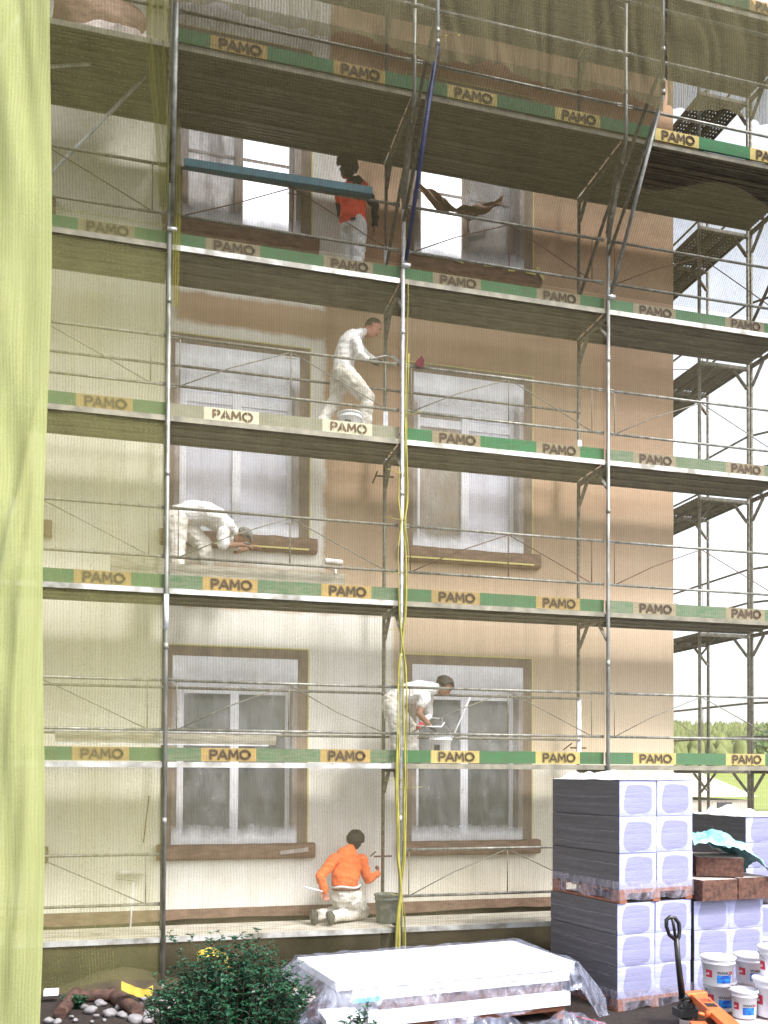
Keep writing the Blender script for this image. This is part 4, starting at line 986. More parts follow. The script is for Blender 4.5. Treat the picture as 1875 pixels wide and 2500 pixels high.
for (a, b, r, lab) in (((148, 2474), (186, 2424), .065, 'short bare log pointing away with its cut end to the viewer, left of the pebbles'), ((192, 2434), (278, 2428), .062, 'middle log lying crosswise behind the pebbles'), ((272, 2428), (338, 2468), .07, 'thick log slanting down to the right behind the pebbles')):
    p, q = W(*a, z=GZ+.07), W(*b, z=GZ+.09); d = q-p; n = 10
    pts = [p+d*i/n+Vector((0, 0, .006*math.sin(i*1.3))) for i in range(n+1)]
    t = MB().tube(pts, [r*(1+.09*math.sin(i*2.1+a[0])) for i in range(n+1)], 18); tag(t.build('log', 'bark', origin=tuple(p)), lab, 'log', 'logs in the planting bed')
c = W(118, 2432, z=GZ+.1)
tag(MB().box((c.x-.05, c.y, c.z), (c.x+.1, c.y+.1, c.z+.06)).build('white_block', 'white_pl', origin=tuple(c), bevel=.004), 'small white block at the foot of the yellow curtain', 'block')
def leaf(mb, p, d, up, l, wd, mi=0):
    d = d.normalized(); s = d.cross(up).normalized(); n = s.cross(d)
    fold = n*wd*.28
    m1 = p+d*l*.35-n*l*.02; m2 = p+d*l*.7-n*l*.06; t = p+d*l-n*l*.16
    mb.add([p, m1, m2, t, p+d*l*.3+s*wd*.5+fold, p+d*l*.68+s*wd*.4+fold*.7-n*l*.05, p+d*l*.3-s*wd*.5+fold, p+d*l*.68-s*wd*.4+fold*.7-n*l*.05],
           [(0, 4, 1), (4, 5, 2, 1), (5, 3, 2), (0, 1, 6), (1, 2, 7, 6), (2, 3, 7)], mi, False)
def shrub(c, rx, ry, h, nst, label, seed, extra=(), ls=.055, shape=None):
    rr = random.Random(seed); c = Vector(c); t = thing('leafy_shrub', c, label, 'shrub'); st = MB(); lf = MB()
    tips = []
    for i in range(nst):
        a = rr.random()*6.28; k = rr.random()**.5
        x = c.x+math.cos(a)*rx*k; y = c.y+math.sin(a)*ry*k
        hh = h*(1-.45*k*k)*rr.uniform(.75, 1.08)
        if shape: hh *= shape(x-c.x)
        tips.append((Vector((c.x+(x-c.x)*.5, c.y+(y-c.y)*.5, c.z)), Vector((x, y, c.z+hh))))
    tips += [(c+Vector((0, 0, .1)), Vector(e)) for e in extra]
    for base, tip in tips:
        mid = (base+tip)/2+Vector((rr.uniform(-.05, .05), rr.uniform(-.05, .05), .03)); n = 12
        pts = [base*(1-s)**2+mid*2*s*(1-s)+tip*s*s for s in [i/n for i in range(n+1)]]
        st.tube(pts, .005, 4, r2=.0015)
        for j in range(2, n+1):
            d = (pts[j]-pts[j-1]).normalized()
            for s in range(2 if j < n else 3):
                a = rr.random()*6.28; o = Vector((math.cos(a), math.sin(a), rr.uniform(-.1, .6)))
                dd = (o+d*.4); sz = ls*rr.uniform(.6, 1.25)*(1 if j < n else .7)
                leaf(lf, pts[j]+Vector((rr.uniform(-.012, .012), rr.uniform(-.012, .012), rr.uniform(-.01, .01))), dd, Vector((rr.uniform(-.3, .3), rr.uniform(-.3, .3), 1)), sz, sz*.55)
            if j > 3 and rr.random() < .5:
                a = rr.random()*6.28; e = pts[j]+Vector((math.cos(a), math.sin(a), .5))*.09
                st.tube([pts[j], e], .002, 3)
                for s in range(4):
                    a = rr.random()*6.28; sz = ls*rr.uniform(.6, 1.1); leaf(lf, pts[j].lerp(e, rr.uniform(.4, 1)), Vector((math.cos(a), math.sin(a), rr.uniform(0, .5))), Vector((0, 0, 1)), sz, sz*.55)
    lf.build('foliage', 'leafb', t); st.build('stem', 'twig', t); return t
bc = W(565, 2400, y=-2.75)
ex = [W(x, y, y=yy) for x, y, yy in ((413, 2278, -2.7), (470, 2290, -2.8), (515, 2280, -2.7), (632, 2275, -2.6), (660, 2300, -2.7), (672, 2310, -2.6), (695, 2400, -2.6), (735, 2395, -2.7), (765, 2415, -2.7), (430, 2300, -2.8), (375, 2385, -2.8), (540, 2300, -2.7))]
shrub((bc.x, -2.75, GZ), .72, .42, 1.0, 330, 'dense dark green shrub in the foreground below the scaffold', 6, ex)
ex2 = [W(x, y, y=-3.05) for x, y in ((895, 2448), (880, 2475), (905, 2455), (870, 2490), (850, 2500), (915, 2500))]
bc2 = W(860, 2500, y=-3.05)
shrub((bc2.x, -3.05, GZ), .1, .08, .22, 12, 'few low sprigs of shrub in front of the left end of the foam stack', 9, ex2, .05)
p = W(180, 2465, z=GZ); shrub((p.x, p.y, GZ), .12, .08, .12, 16, 'small green weed between the left log and the pebbles', 15, (), .045)

# ---------------------------------------------------------------- pallet truck
tk = thing('pallet_truck', (4.4, -3.6, GZ), 'orange hand pallet truck with upright black handle in front of the grey pallets', 'pallet truck')
hy = -3.55
hp = lambda px, py, y=hy: W(px, py, y=y)
loop = [(1652, 2296), (1634, 2282), (1627, 2262), (1627, 2246), (1636, 2239), (1648, 2241), (1657, 2253), (1659, 2272), (1657, 2288), (1652, 2296)]
mb = MB().tube([hp(*q) for q in loop], .018, 8).tube([hp(1641, 2240), hp(1645, 2262), hp(1650, 2296)], .014, 8)
mb.build('grip', 'black_pl', tk)
MB().tube([hp(1651, 2290), hp(1656, 2350), hp(1666, 2435)], [.024, .025, .03], 10).build('handle', 'black_pl', tk)
mb = MB(); c = hp(1675, 2452)
mb.tube([hp(1664, 2432), hp(1678, 2440)], .045, 12).tube([Vector((c.x, c.y, c.z-.13)), Vector((c.x, c.y, c.z+.05))], .055, 14)
mb.box((c.x-.1, c.y-.07, c.z-.1), (c.x+.08, c.y+.07, c.z-.03)).tube([hp(1658, 2455), hp(1668, 2462)], .03, 8).tube([hp(1690, 2440), hp(1690, 2475)], .03, 10)
mb.build('pump', 'black_pl', tk, bevel=.004)
for dx in (-.075, .055):
    wv = Vector((c.x+dx, c.y-.02, GZ+.1)); w_ = MB()
    w_.tube([wv+Vector((-.025, 0, 0)), wv+Vector((.025, 0, 0))], .1, 24); wh = w_.build('wheel', 'maroon', tk, bevel=.008)
    MB().tube([wv+Vector((-.03, 0, 0)), wv+Vector((.03, 0, 0))], .045, 16).build('hub', 'steel_bright', wh)
# orange frame: head plate and two forks coming forward to the right
f0 = hp(1685, 2424); zt_ = f0.z
def fork(p, q, wd, ht):
    return MB().beam(p, q, wd, ht)
pa = Vector((f0.x-.02, f0.y, zt_)); dirf = (W(1790, 2520, z=zt_-.02)-Vector((f0.x+.02, f0.y, zt_))); dirf.z = 0; dirf.normalize()
side = Vector((dirf.y, -dirf.x, 0))
mb = MB()
for s in (-.0, -.38):
    a = Vector((f0.x+.07, f0.y, zt_-.03)) if s == 0 else W(1702, 2500, z=zt_-.1)
    mb = MB().beam(a, a+dirf*1.1, .13, .05); mb.beam(a+Vector((0, 0, -.03)), a+dirf*.5+Vector((0, 0, -.03)), .12, .03)
    if s == 0:
        fk = mb.build('fork', 'orange', tk, bevel=.006)
        e = a+dirf*.42+Vector((0, 0, .027)); MB().add([e-dirf*.06-side*.045, e+dirf*.06-side*.045, e+dirf*.06+side*.045, e-dirf*.06+side*.045], [(3, 2, 1, 0)]).build('dark_label', 'black_pl', fk)
        e = a+dirf*.26+Vector((0, 0, .027))
        lm = MB()
        for w0, w1, h0_, h1_ in ((-.04, -.028, -.04, .04), (-.04, .04, -.04, -.028), (-.04, .04, -.006, .006), (-.04, .04, .028, .04)):
            lm.add([e+dirf*h0_+side*w0, e+dirf*h0_+side*w1, e+dirf*h1_+side*w1, e+dirf*h1_+side*w0], [(0, 1, 2, 3)])
        lm.build('red_letter', 'red', fk)
        MB().tube([a+dirf*.62+side*.03, a+dirf*.62+side*.1], .03, 12).build('roller_pin', 'orange', fk)
    else: mb.build('fork', 'orange', tk, bevel=.006)
MB().box((f0.x-.05, f0.y-.03, zt_-.05), (f0.x+.16, f0.y+.06, zt_+.005)).build('head_plate', 'orange', tk, bevel=.01)
MB().tube([hp(1700, 2473), hp(1730, 2480)], .018, 8).build('linkage', 'orange', tk)

# ---------------------------------------------------------------- paint buckets with labels
def textmesh(s, size):
    cu = bpy.data.curves.new('lettering', 'FONT'); cu.body = s; cu.size = size; cu.offset = size*.018
    o = bpy.data.objects.new('tmp', cu); COL.objects.link(o); dg = bpy.context.evaluated_depsgraph_get()
    me = bpy.data.meshes.new_from_object(o.evaluated_get(dg)); vs = [v.co.copy() for v in me.vertices]; fs = [list(p.vertices) for p in me.polygons]
    bpy.data.objects.remove(o); return vs, fs
def labelmat():
    m, t, p = newmat('paint_label'); v = coords(t)
    n = noi(t, 14, coords(t, (1, 1, 1.6)), 5, .7)
    t.links.new(mixc(t, ramp(t, n, .42, .6), (.01, .05, .3), (.02, .2, .55)), p.inputs['Base Color']); p.inputs['Roughness'].default_value = .4; return m
M['label_blue'] = labelmat()
txt_a = textmesh('WANCO', .05); txt_b = textmesh('LAC', .05); txt_c = textmesh('ASE', .045)
def paint(px, py, y, r, h, label, az=R(-100), lid=True):
    c = W(px, py, y=y); rz = 0
    t = bucket(c.x, y, c.z, r, h, label, 'bucket_white', 'paint buckets beside the pallet truck', True, lid, rz=R(-20), name='paint_bucket')
    o = Vector((c.x, y, c.z)); rad = lambda z: r*(.885+.085*min(1, z/(h*.8)))+.0018
    def patch(a0, a1, z0, z1, m, name, parent, dr=0):
        MB().grid(lambda u, v: o+Vector(((rad(z0+(z1-z0)*v)+dr)*math.cos(a0+(a1-a0)*u), (rad(z0+(z1-z0)*v)+dr)*math.sin(a0+(a1-a0)*u), z0+(z1-z0)*v)), 12, 2).build(name, m, parent)
    def wraptext(tm, a0, z0, k, m, name, dr=.0012, tilt=0):
        vs, fs = tm; mb = MB()
        mb.add([o+Vector(((rad(z0)+dr)*math.cos(a0+v.x*k/r), (rad(z0)+dr)*math.sin(a0+v.x*k/r), z0+v.y*k+tilt*v.x*k)) for v in vs], fs); return mb.build(name, m, t)
    s = r/.15; ad = .5
    patch(az-ad, az+ad, h*.16, h*.44, 'label_blue', 'label', t)
    wraptext(txt_a, az-ad, h*.47, .8*s, 'black_pl', 'lettering'); wraptext(txt_b, az+ad*.62, h*.47, .7*s, 'red', 'lettering')
    patch(az-1.3, az-.82, h*.34, h*.6, 'red', 'red_label', t)
    wraptext(txt_c, az-1.3, h*.41, .6*s, 'white_pl', 'lettering', .0025, .15)
    return t
paint(1757, 2464, -3.05, .145, .27, 'lower white paint bucket with blue label just right of the orange fork head')
b_ = paint(1753, 2404, -3.1, .15, .265, 'upper left white paint bucket with blue label, standing on another')
paint(1835, 2462, -3.0, .145, .27, 'lower white paint bucket hidden behind the small front bucket', R(-115))
paint(1833, 2398, -3.02, .15, .265, 'upper white paint bucket beside the upper left one', R(-100))
paint(1817, 2482, -3.5, .115, .24, 'small white paint bucket in front of the taller ones', R(-104))
paint(1885, 2478, -3.55, .16, .33, 'large white paint bucket at the lower right edge', R(-112))
paint(1895, 2392, -3.45, .155, .3, 'top paint bucket at the right edge, standing on the large one', R(-122))
zc = W(1757, 2466, y=-3.05).z
bp = thing('wooden_pallet', (4.9, -3.6, zc-.15), 'wooden pallet under the paint buckets at the right', 'pallet')
pallet((4.93, -3.4), R(-2), 1.2, .75, zc-.148, bp, 'frame')
tag(MB().box((4.9, -3.42, GZ), (6.1, -2.72, zc-.15)).build('paving_slab_stack', 'wool_face', origin=(4.9, -3.4, GZ), bevel=.006), 'stack of pale slabs under the bucket pallet', 'slab stack')
zz = W(1817, 2484, y=-3.5).z
tag(MB().box((4.86, -3.78, GZ), (6.0, -3.43, zz-.003)).build('paving_slab_stack', 'wool_face', origin=(4.9, -3.7, GZ), bevel=.006), 'low row of pale slabs under the small front bucket', 'slab stack')

# ---------------------------------------------------------------- people
def loft(mb, rings, n=16):
    """rings: (centre, lateral axis, half width, half depth) ; closed solid"""
    vs = []; k = len(rings); cs = [Vector(r[0]) for r in rings]
    for i, (c, lat, a, b) in enumerate(rings):
        c = Vector(c); d = (cs[min(i+1, k-1)]-cs[max(i-1, 0)]).normalized(); lat = Vector(lat); lat = (lat-d*lat.dot(d)).normalized(); f = d.cross(lat)
        for j in range(n):
            t = 2*math.pi*j/n; vs.append(c+lat*(a*math.cos(t))+f*(b*math.sin(t)))
    mb.add(vs, [(i*n+j, i*n+(j+1) % n, (i+1)*n+(j+1) % n, (i+1)*n+j) for i in range(k-1) for j in range(n)]+[tuple(range(n))[::-1], tuple((k-1)*n+j for j in range(n))])
class Body:
    def __init__(s): s.mb = MB(); s.pr = []
    def limb(s, pts, rad, m):
        if m == 2: rad = [q*1.16 for q in rad]      # baggy trousers
        pts = [Vector(p) for p in pts]; d0 = (pts[0]-pts[1]).normalized(); d1 = (pts[-1]-pts[-2]).normalized()
        P_ = [pts[0]+d0*rad[0]*.9, pts[0]+d0*rad[0]*.55]; R_ = [rad[0]*.25, rad[0]*.8]
        for i in range(len(pts)-1):
            for q in range(5): 
                t = q/5; P_.append(pts[i].lerp(pts[i+1], t)); R_.append(rad[i]*(1-t)+rad[i+1]*t)
        P_.append(pts[-1]); R_.append(rad[-1]); P_ += [pts[-1]+d1*rad[-1]*.55, pts[-1]+d1*rad[-1]*.9]; R_ += [rad[-1]*.8, rad[-1]*.25]
        s.mb.tube(P_, R_, 12)
        for i in range(len(pts)-1): s.pr.append((pts[i], pts[i+1], rad[i], rad[i+1], m))
    def ball(s, c, r, m, n=8):
        c = Vector(c); s.mb.blob(c, r, n, 0, 0, 0); rr_ = max(r) if not isinstance(r, float) else r; s.pr.append((c, c+Vector((0, 0, 1e-4)), rr_*.95, rr_*.95, m))
    def torso(s, rings, m, n=18):
        loft(s.mb, rings, n)
        for i in range(len(rings)-1):
            a, b = rings[i], rings[i+1]; l0, l1 = Vector(a[1]).normalized(), Vector(b[1]).normalized()
            for k in (-.55, 0, .55):
                s.pr.append((Vector(a[0])+l0*a[2]*k, Vector(b[0])+l1*b[2]*k, a[3]*.95, b[3]*.95, m))
    def hand(s, w_, d, pn, m, grip=.5):
        """w_ wrist, d direction of the hand, pn palm normal; five fingers"""
        w_ = Vector(w_); d = Vector(d).normalized(); pn = Vector(pn); pn = (pn-d*pn.dot(d)).normalized(); sd_ = d.cross(pn)
        loft(s.mb, [(w_-d*.02, sd_, .026, .02), (w_+d*.02, sd_, .034, .017), (w_+d*.06, sd_, .042, .015), (w_+d*.09, sd_, .04, .012)], 12)
        s.pr.append((w_, w_+d*.09, .035, .035, m))
        for i, (o, l) in enumerate(((-.031, .058), (-.011, .07), (.01, .074), (.03, .066))):
            b = w_+d*.085+sd_*o; c1 = b+(d*math.cos(grip*.6)+pn*math.sin(grip*.6))*l*.45; c2 = c1+(d*math.cos(grip*1.8)+pn*math.sin(grip*1.8))*l*.32; c3 = c2+(d*math.cos(grip*2.8)+pn*math.sin(grip*2.8))*l*.25
            s.mb.tube([b-d*.015, b, c1, c2, c3], [.0095, .0098, .0092, .0085, .007], 8)
            s.pr.append((b, c1, .01, .01, m)); s.pr.append((c1, c3, .01, .01, m))
        b = w_+d*.025+sd_*.03; c1 = b+sd_*.03+d*.02+pn*.008; c2 = c1+d*.03+pn*.015*(1+grip)
        s.mb.tube([b-sd_*.012, b, c1, c2], [.013, .0135, .0115, .009], 8); s.pr.append((b, c2, .012, .012, m))
    def head(s, c, fwd, up, m, r=.1):
        c = Vector(c); f = Vector(fwd).normalized(); u = Vector(up); u = (u-f*u.dot(f)).normalized(); l = u.cross(f)
        k = r/.1
        loft(s.mb, [(c+u*(-.118*k)+f*.045*k, l, .022*k, .022*k), (c-u*.1*k+f*.03*k, l, .045*k, .05*k), (c-u*.06*k+f*.012*k, l, .062*k, .078*k), (c-u*.01*k, l, .072*k, .092*k), (c+u*.04*k-f*.004*k, l, .074*k, .097*k), (c+u*.08*k-f*.01*k, l, .062*k, .08*k), (c+u*.108*k-f*.01*k, l, .03*k, .04*k)], 16)
        s.pr.append((c-u*.07*k+f*.02*k, c+u*.05*k, .07*k, .085*k, m))
        s.mb.tube([c+u*.012*k+f*.085*k, c-u*.018*k+f*.108*k, c-u*.03*k+f*.1*k], [.008*k, .014*k, .012*k], 8)       # nose
        s.mb.tube([c+u*.028*k+f*.084*k-l*.04*k, c+u*.034*k+f*.093*k, c+u*.028*k+f*.084*k+l*.04*k], [.008*k, .01*k, .008*k], 8)   # brow
        s.mb.tube([c-u*.058*k+f*.086*k-l*.022*k, c-u*.056*k+f*.094*k, c-u*.058*k+f*.086*k+l*.022*k], [.006*k, .009*k, .006*k], 8)  # lips
        s.mb.tube([c-u*.095*k+f*.065*k, c-u*.098*k+f*.075*k], [.02*k, .014*k], 8)   # chin
        for sg in (-1, 1):
            e = c+l*.074*sg*k-f*.008*k; s.mb.tube([e-u*.028*k, e+l*sg*.01*k, e+u*.026*k], [.009*k, .015*k, .011*k], 8)
        s.face = (c, f, u, l, k)
    def build(s, name, label, mats, base, voxel=.0095, disp=.0):
        o = s.mb.build('tmp', mats[0]); me = o.data
        rm = o.modifiers.new('r', 'REMESH'); rm.mode = 'VOXEL'; rm.voxel_size = voxel; rm.use_smooth_shade = True
        sm = o.modifiers.new('s', 'SMOOTH'); sm.iterations = 4; sm.factor = .5
        dg = bpy.context.evaluated_depsgraph_get(); me = bpy.data.meshes.new_from_object(o.evaluated_get(dg)); bpy.data.objects.remove(o)
        n = len(me.vertices); co = np.empty(n*3); me.vertices.foreach_get('co', co); co = co.reshape(-1, 3)
        nf = len(me.polygons); cen = np.empty(nf*3); me.polygons.foreach_get('center', cen); cen = cen.reshape(-1, 3)
        best = np.full(nf, 1e9); mi = np.zeros(nf, int)
        for a, b, r0, r1, m_ in s.pr:
            a = np.array(a); b = np.array(b); ab = b-a; t = np.clip((cen-a)@ab/(ab@ab), 0, 1)
            d = np.linalg.norm(cen-(a+t[:, None]*ab), axis=1)-(r0+(r1-r0)*t); k = d < best; best[k] = d[k]; mi[k] = m_
        # soft cloth folds on everything that is not skin
        cloth_ = np.zeros(n, bool)
        for p, q in zip(me.polygons, mi):
            if q >= 1:
                for v in p.vertices: cloth_[v] = True
        nr = np.empty(n*3); me.vertices.foreach_get('normal', nr); nr = nr.reshape(-1, 3)
        for i in np.nonzero(cloth_)[0]:
            v = Vector(co[i]); a = noise.noise(Vector((v.x*8, v.y*8, v.z*17)))*.013+(.5-abs(noise.noise(Vector((v.x*15+5, v.y*15, v.z*26)))))*.012-.006
            co[i] += nr[i]*a
        me.materials.clear()
        for x in mats: me.materials.append(M[x])
        me.vertices.foreach_set('co', (co-np.array(base)).ravel()); me.polygons.foreach_set('material_index', mi)
        me.polygons.foreach_set('use_smooth', [True]*nf)
        me.name = name; o = bpy.data.objects.new(name, me); COL.objects.link(o); o.location = base
        me.update(); return tag(o, label, 'person')
def eyes(body, o):
    c, f, u, l, k = body.face
    mb = MB()
    for sg in (-1, 1): mb.blob(c+u*.012*k+f*.083*k+l*sg*.03*k, .011*k, 6, 0, 0, 0)
    mb.build('eyes', 'black_pl', o)
def hair(o, c, f, u, r, m, seed, back=.5, thick=1.0, name='hair'):
    c = Vector(c); f = Vector(f).normalized(); u = Vector(u); u = (u-f*u.dot(f)).normalized(); l = u.cross(f); mb = MB(); vs = []; n = 14; mm = 28
    for i in range(n+1):
        for j in range(mm):
            th = math.pi*.62*i/n; ph = 2*math.pi*j/mm
            d = u*math.cos(th)+(f*math.cos(ph)+l*math.sin(ph))*math.sin(th)
            # shorter over the face
            cut = 1.0
            if math.cos(ph) > .1 and th > .95: d = (u*math.cos(.95+(th-.95)*.15)+(f*math.cos(ph)+l*math.sin(ph))*math.sin(.95+(th-.95)*.15))
            rr_ = r*thick*(1+.1*noise.noise(d*5+Vector((seed, 0, 0)))+.06*noise.noise(d*13))
            vs.append(c-f*.012+Vector(d)*rr_+u*.012)
    fs = [(i*mm+j, (i+1)*mm+j, (i+1)*mm+(j+1) % mm, i*mm+(j+1) % mm) for i in range(n) for j in range(mm)]
    fs.append(tuple(n*mm+j for j in range(mm))[::-1]); mb.add(vs, fs, 0, True); return mb.build(name, m, o)
V = Vector
X3 = V((1, 0, 0)); Y3 = V((0, 1, 0)); Z3 = V((0, 0, 1))

# 1 -- man in orange-red vest, seen from behind on the upper deck (z 8.06)
def person1():
    b = Body(); z0 = 8.06; cx = 2.27; y = .62
    H = V((2.21, .6, 9.72)); lat = V((1, .25, 0)).normalized()
    pel = V((2.3, .6, 9.0)); che = V((2.3, .62, 9.36)); nk = V((2.27, .62, 9.53))
    b.torso([(pel-Z3*.1, lat, .155, .12), (pel, lat, .17, .13), (pel+Z3*.1, lat, .165, .12)], 2)
    b.torso([(pel+Z3*.03, lat, .19, .15), (pel+Z3*.2, lat, .17, .13), (che, lat, .195, .135), (che+Z3*.11, lat, .18, .12), (che+Z3*.16, lat, .12, .09), (nk+Z3*.02, lat, .07, .07)], 1)
    b.limb([nk, nk+Z3*.09], [.055, .05], 0)
    b.head(H, V((-.3, 1, .35)), Z3, 0)
    sR = V((2.47, .57, 9.48)); eR = V((2.57, .5, 9.22)); wR = V((2.58, .55, 8.99))
    b.limb([sR-X3*.05, sR+V((.02, -.01, -.1))], [.078, .07], 1)
    b.limb([sR+V((.02, -.01, -.1)), eR, wR], [.062, .052, .04], 3); b.hand(wR, V((0, .1, -1)), V((-1, 0, 0)), 0, .5)
    sL = V((2.15, .7, 9.46)); eL = V((2.2, .93, 9.3)); wL = V((2.22, 1.04, 9.48))
    b.limb([sL, sL+(eL-sL)*.35], [.075, .065], 1); b.limb([sL+(eL-sL)*.35, eL, wL], [.06, .05, .04], 3); b.hand(wL, V((.1, .3, 1)), V((0, 1, 0)), 0, .3)
    for dx, dy in ((.06, -.05), (-.035, .09)):
        hp_ = pel+V((dx, dy, -.04)); kn = V((2.33+dx*.5, y+dy-.02, 8.56)); an = V((2.25+dx, y+dy*1.2, 8.16))
        b.limb([hp_, kn, an], [.105, .075, .062], 2)
        b.limb([an-Z3*.03, an+V((.03, .14, -.05))], [.05, .042], 4)
    o = b.build('person', 'bushy-haired man in orange-red vest and white trousers, back turned, on the upper deck', ['skin_dark', 'cl_vest', 'cl_white', 'cl_dark', 'shoe'], (2.3, .6, 8.06))
    hair(o, H, V((-.3, 1, .2)), Z3, .1, 'hair', 1, thick=1.5)
    h2 = MB().blob(H+V((.01, -.06, -.06)), (.1, .08, .1), 8, 0, 4, .3, 3).build('hair', 'hair', o)
    # dark hood and back stripe
    MB().blob(nk+V((.06, -.06, -.01)), (.11, .075, .07), 8, 0, 2, .3).blob(nk+V((.02, -.1, -.15)), (.035, .035, .13), 8, 0, 3, .3).build('hood', 'cl_dark', o)
    MB().add([pel+V((-.06, -.142, -.05)), pel+V((.02, -.145, -.03)), pel+V((.02, -.145, .01)), pel+V((-.06, -.142, -.01))], [(0, 1, 2, 3)]).build('patch', 'cl_dark', o)
    return o
person1()

# 2 -- man in white sweater stooping with a roller (z 6.06)
def person2():
    b = Body(); Y = .5
    H = W(912, 800, y=.5); nk = W(884, 812, y=.5); pel = W(835, 918, y=.5); che = W(852, 848, y=.5); wst = W(838, 888, y=.5)
    lat = V((.1, 1, 0)).normalized()
    b.torso([(pel-Z3*.1, lat, .15, .12), (pel, lat, .17, .14), (wst, lat, .155, .125)], 2)
    b.torso([(wst-Z3*.06, lat, .17, .14), (wst+Z3*.03, lat, .165, .135), ((wst+che)/2+V((-.01, 0, .02)), lat, .175, .14), (che+V((0, 0, .04)), lat, .19, .135), (che+V((.06, 0, .13)), lat, .17, .1), (nk, lat, .075, .06)], 1)
    b.limb([nk-V((.02, 0, .02)), H-V((.04, 0, .04))], [.058, .055], 0)
    fwd = V((.8, -.25, -.5)); b.head(H, fwd, V((.5, 0, .85)), 0, .108)
    s_ = W(868, 832, y=.33); e_ = W(880, 866, y=.28); w2 = W(902, 878, y=.3)
    b.limb([s_, e_, w2-V((.03, 0, -.01))], [.075, .06, .045], 1); b.hand(w2, V((1, 0, -.15)), V((0, .6, -.8)), 3, .7); b.ball(w2+V((.07, 0, -.02)), (.062, .04, .045), 3)
    s2 = W(870, 835, y=.68); e2 = W(893, 868, y=.66); w3 = W(914, 880, y=.5)
    b.limb([s2, e2, w3], [.072, .058, .045], 1); b.hand(w3, V((1, -.3, -.1)), V((0, 0, -1)), 3, .8)
    k1 = W(898, 972, y=.36); a1 = W(888, 1062, y=.42); h1 = pel+V((.05, -.08, -.03))
    b.limb([h1, k1, a1], [.118, .082, .066], 2); b.limb([a1-Z3*.02, a1+V((.13, -.02, -.05))], [.05, .043], 4)
    k2 = W(822, 972, y=.66); a2 = W(775, 1052, y=.66); h2 = pel+V((-.01, .09, -.03))
    b.limb([h2, k2, a2], [.115, .08, .066], 2); b.limb([a2-Z3*.02, a2+V((.12, .03, -.04))], [.05, .043], 4)
    o = b.build('person', 'short-haired man in white sweater and dark gloves stooping with a roller', ['skin', 'cl_white', 'cl_dirty', 'glove', 'shoe'], (2.2, .5, 6.06))
    hair(o, H, fwd, V((.5, 0, .85)), .1, 'hairb', 3, thick=1.06); eyes(b, o)
    hb_ = W(895, 878, y=.3); t = thing('paint_roller', hb_, 'paint roller with long rod held by the man in white sweater', 'paint roller')
    MB().tube([W(896, 878, y=.33), W(940, 868, y=.5), W(960, 872, y=.8), W(976, 882, y=.95)], .007, 6).build('rod', 'white_tube', t)
    MB().tube([W(952, 868, y=.95), W(975, 885, y=1.02)], .028, 12).build('sleeve', 'cl_dirty', t)
person2()

# 3 -- man bent double with cap (z 4.06)
def person3():
    b = Body()
    pel = W(436, 1262, y=.5); mid = W(480, 1252, y=.5); che = W(535, 1272, y=.5); nk = W(572, 1297, y=.5); H = W(590, 1308, y=.5)
    lat = V((.15, 1, 0)).normalized()
    b.torso([(pel+V((-.05, 0, -.06)), lat, .14, .11), (pel+V((-.01, 0, -.0)), lat, .175, .15), (pel.lerp(mid, .7), lat, .17, .15)], 2)
    b.torso([(pel.lerp(mid, .3)+Z3*.01, lat, .175, .155), (mid, lat, .17, .155), (mid.lerp(che, .5)+Z3*.03, lat, .18, .15), (che, lat, .19, .14), (che.lerp(nk, .6), lat, .16, .1), (nk, lat, .07, .06)], 1)
    b.limb([nk, H], [.055, .055], 0)
    fwd = V((.35, -.1, -1)); up = V((1, 0, .25)); b.head(H+V((.02, 0, -.02)), fwd, up, 0, .1)
    s_ = W(545, 1300, y=.32); e_ = W(545, 1332, y=.26); w2 = W(590, 1330, y=.34)
    b.limb([s_, s_.lerp(e_, .9)], [.085, .075], 1); b.limb([s_.lerp(e_, .7), e_, w2], [.05, .043, .033], 0); b.hand(w2, V((1, .4, -.1)), V((0, .2, -1)), 0, .4)
    s2 = W(560, 1302, y=.68); e2 = W(575, 1345, y=.72); w3 = W(615, 1335, y=.9)
    b.limb([s2, s2.lerp(e2, .8)], [.075, .068], 1); b.limb([s2.lerp(e2, .6), e2, w3], [.05, .043, .033], 0); b.hand(w3, V((1, .3, 0)), V((0, 0, -1)), 0, .6)
    k1 = W(434, 1325, y=.38); a1 = W(430, 1405, y=.36); b.limb([pel+V((-.03, -.08, -.05)), k1, a1], [.125, .09, .078], 2); b.limb([a1-Z3*.02, a1+V((.13, 0, -.04))], [.05, .043], 3)
    k2 = W(498, 1330, y=.6); a2 = W(508, 1398, y=.58); b.limb([pel+V((.02, .08, -.04)), k2, a2], [.12, .088, .075], 2); b.limb([a2-Z3*.02, a2+V((.12, .03, -.03))], [.05, .043], 3)
    o = b.build('person', 'man in white shirt and overalls bent double over the sill, wearing a grey cap', ['skin_dark', 'cl_white', 'cl_dirty', 'shoe'], (.3, .5, 4.06))
    hair(o, H+V((.02, 0, -.02)), fwd, up, .1, 'cl_grey', 6, thick=1.14, name='cap')
    MB().blob(H+V((.05, -.01, -.1)), (.06, .07, .02), 6, 0, 1, .1).build('cap_peak', 'cl_grey', o); eyes(b, o)
person3()

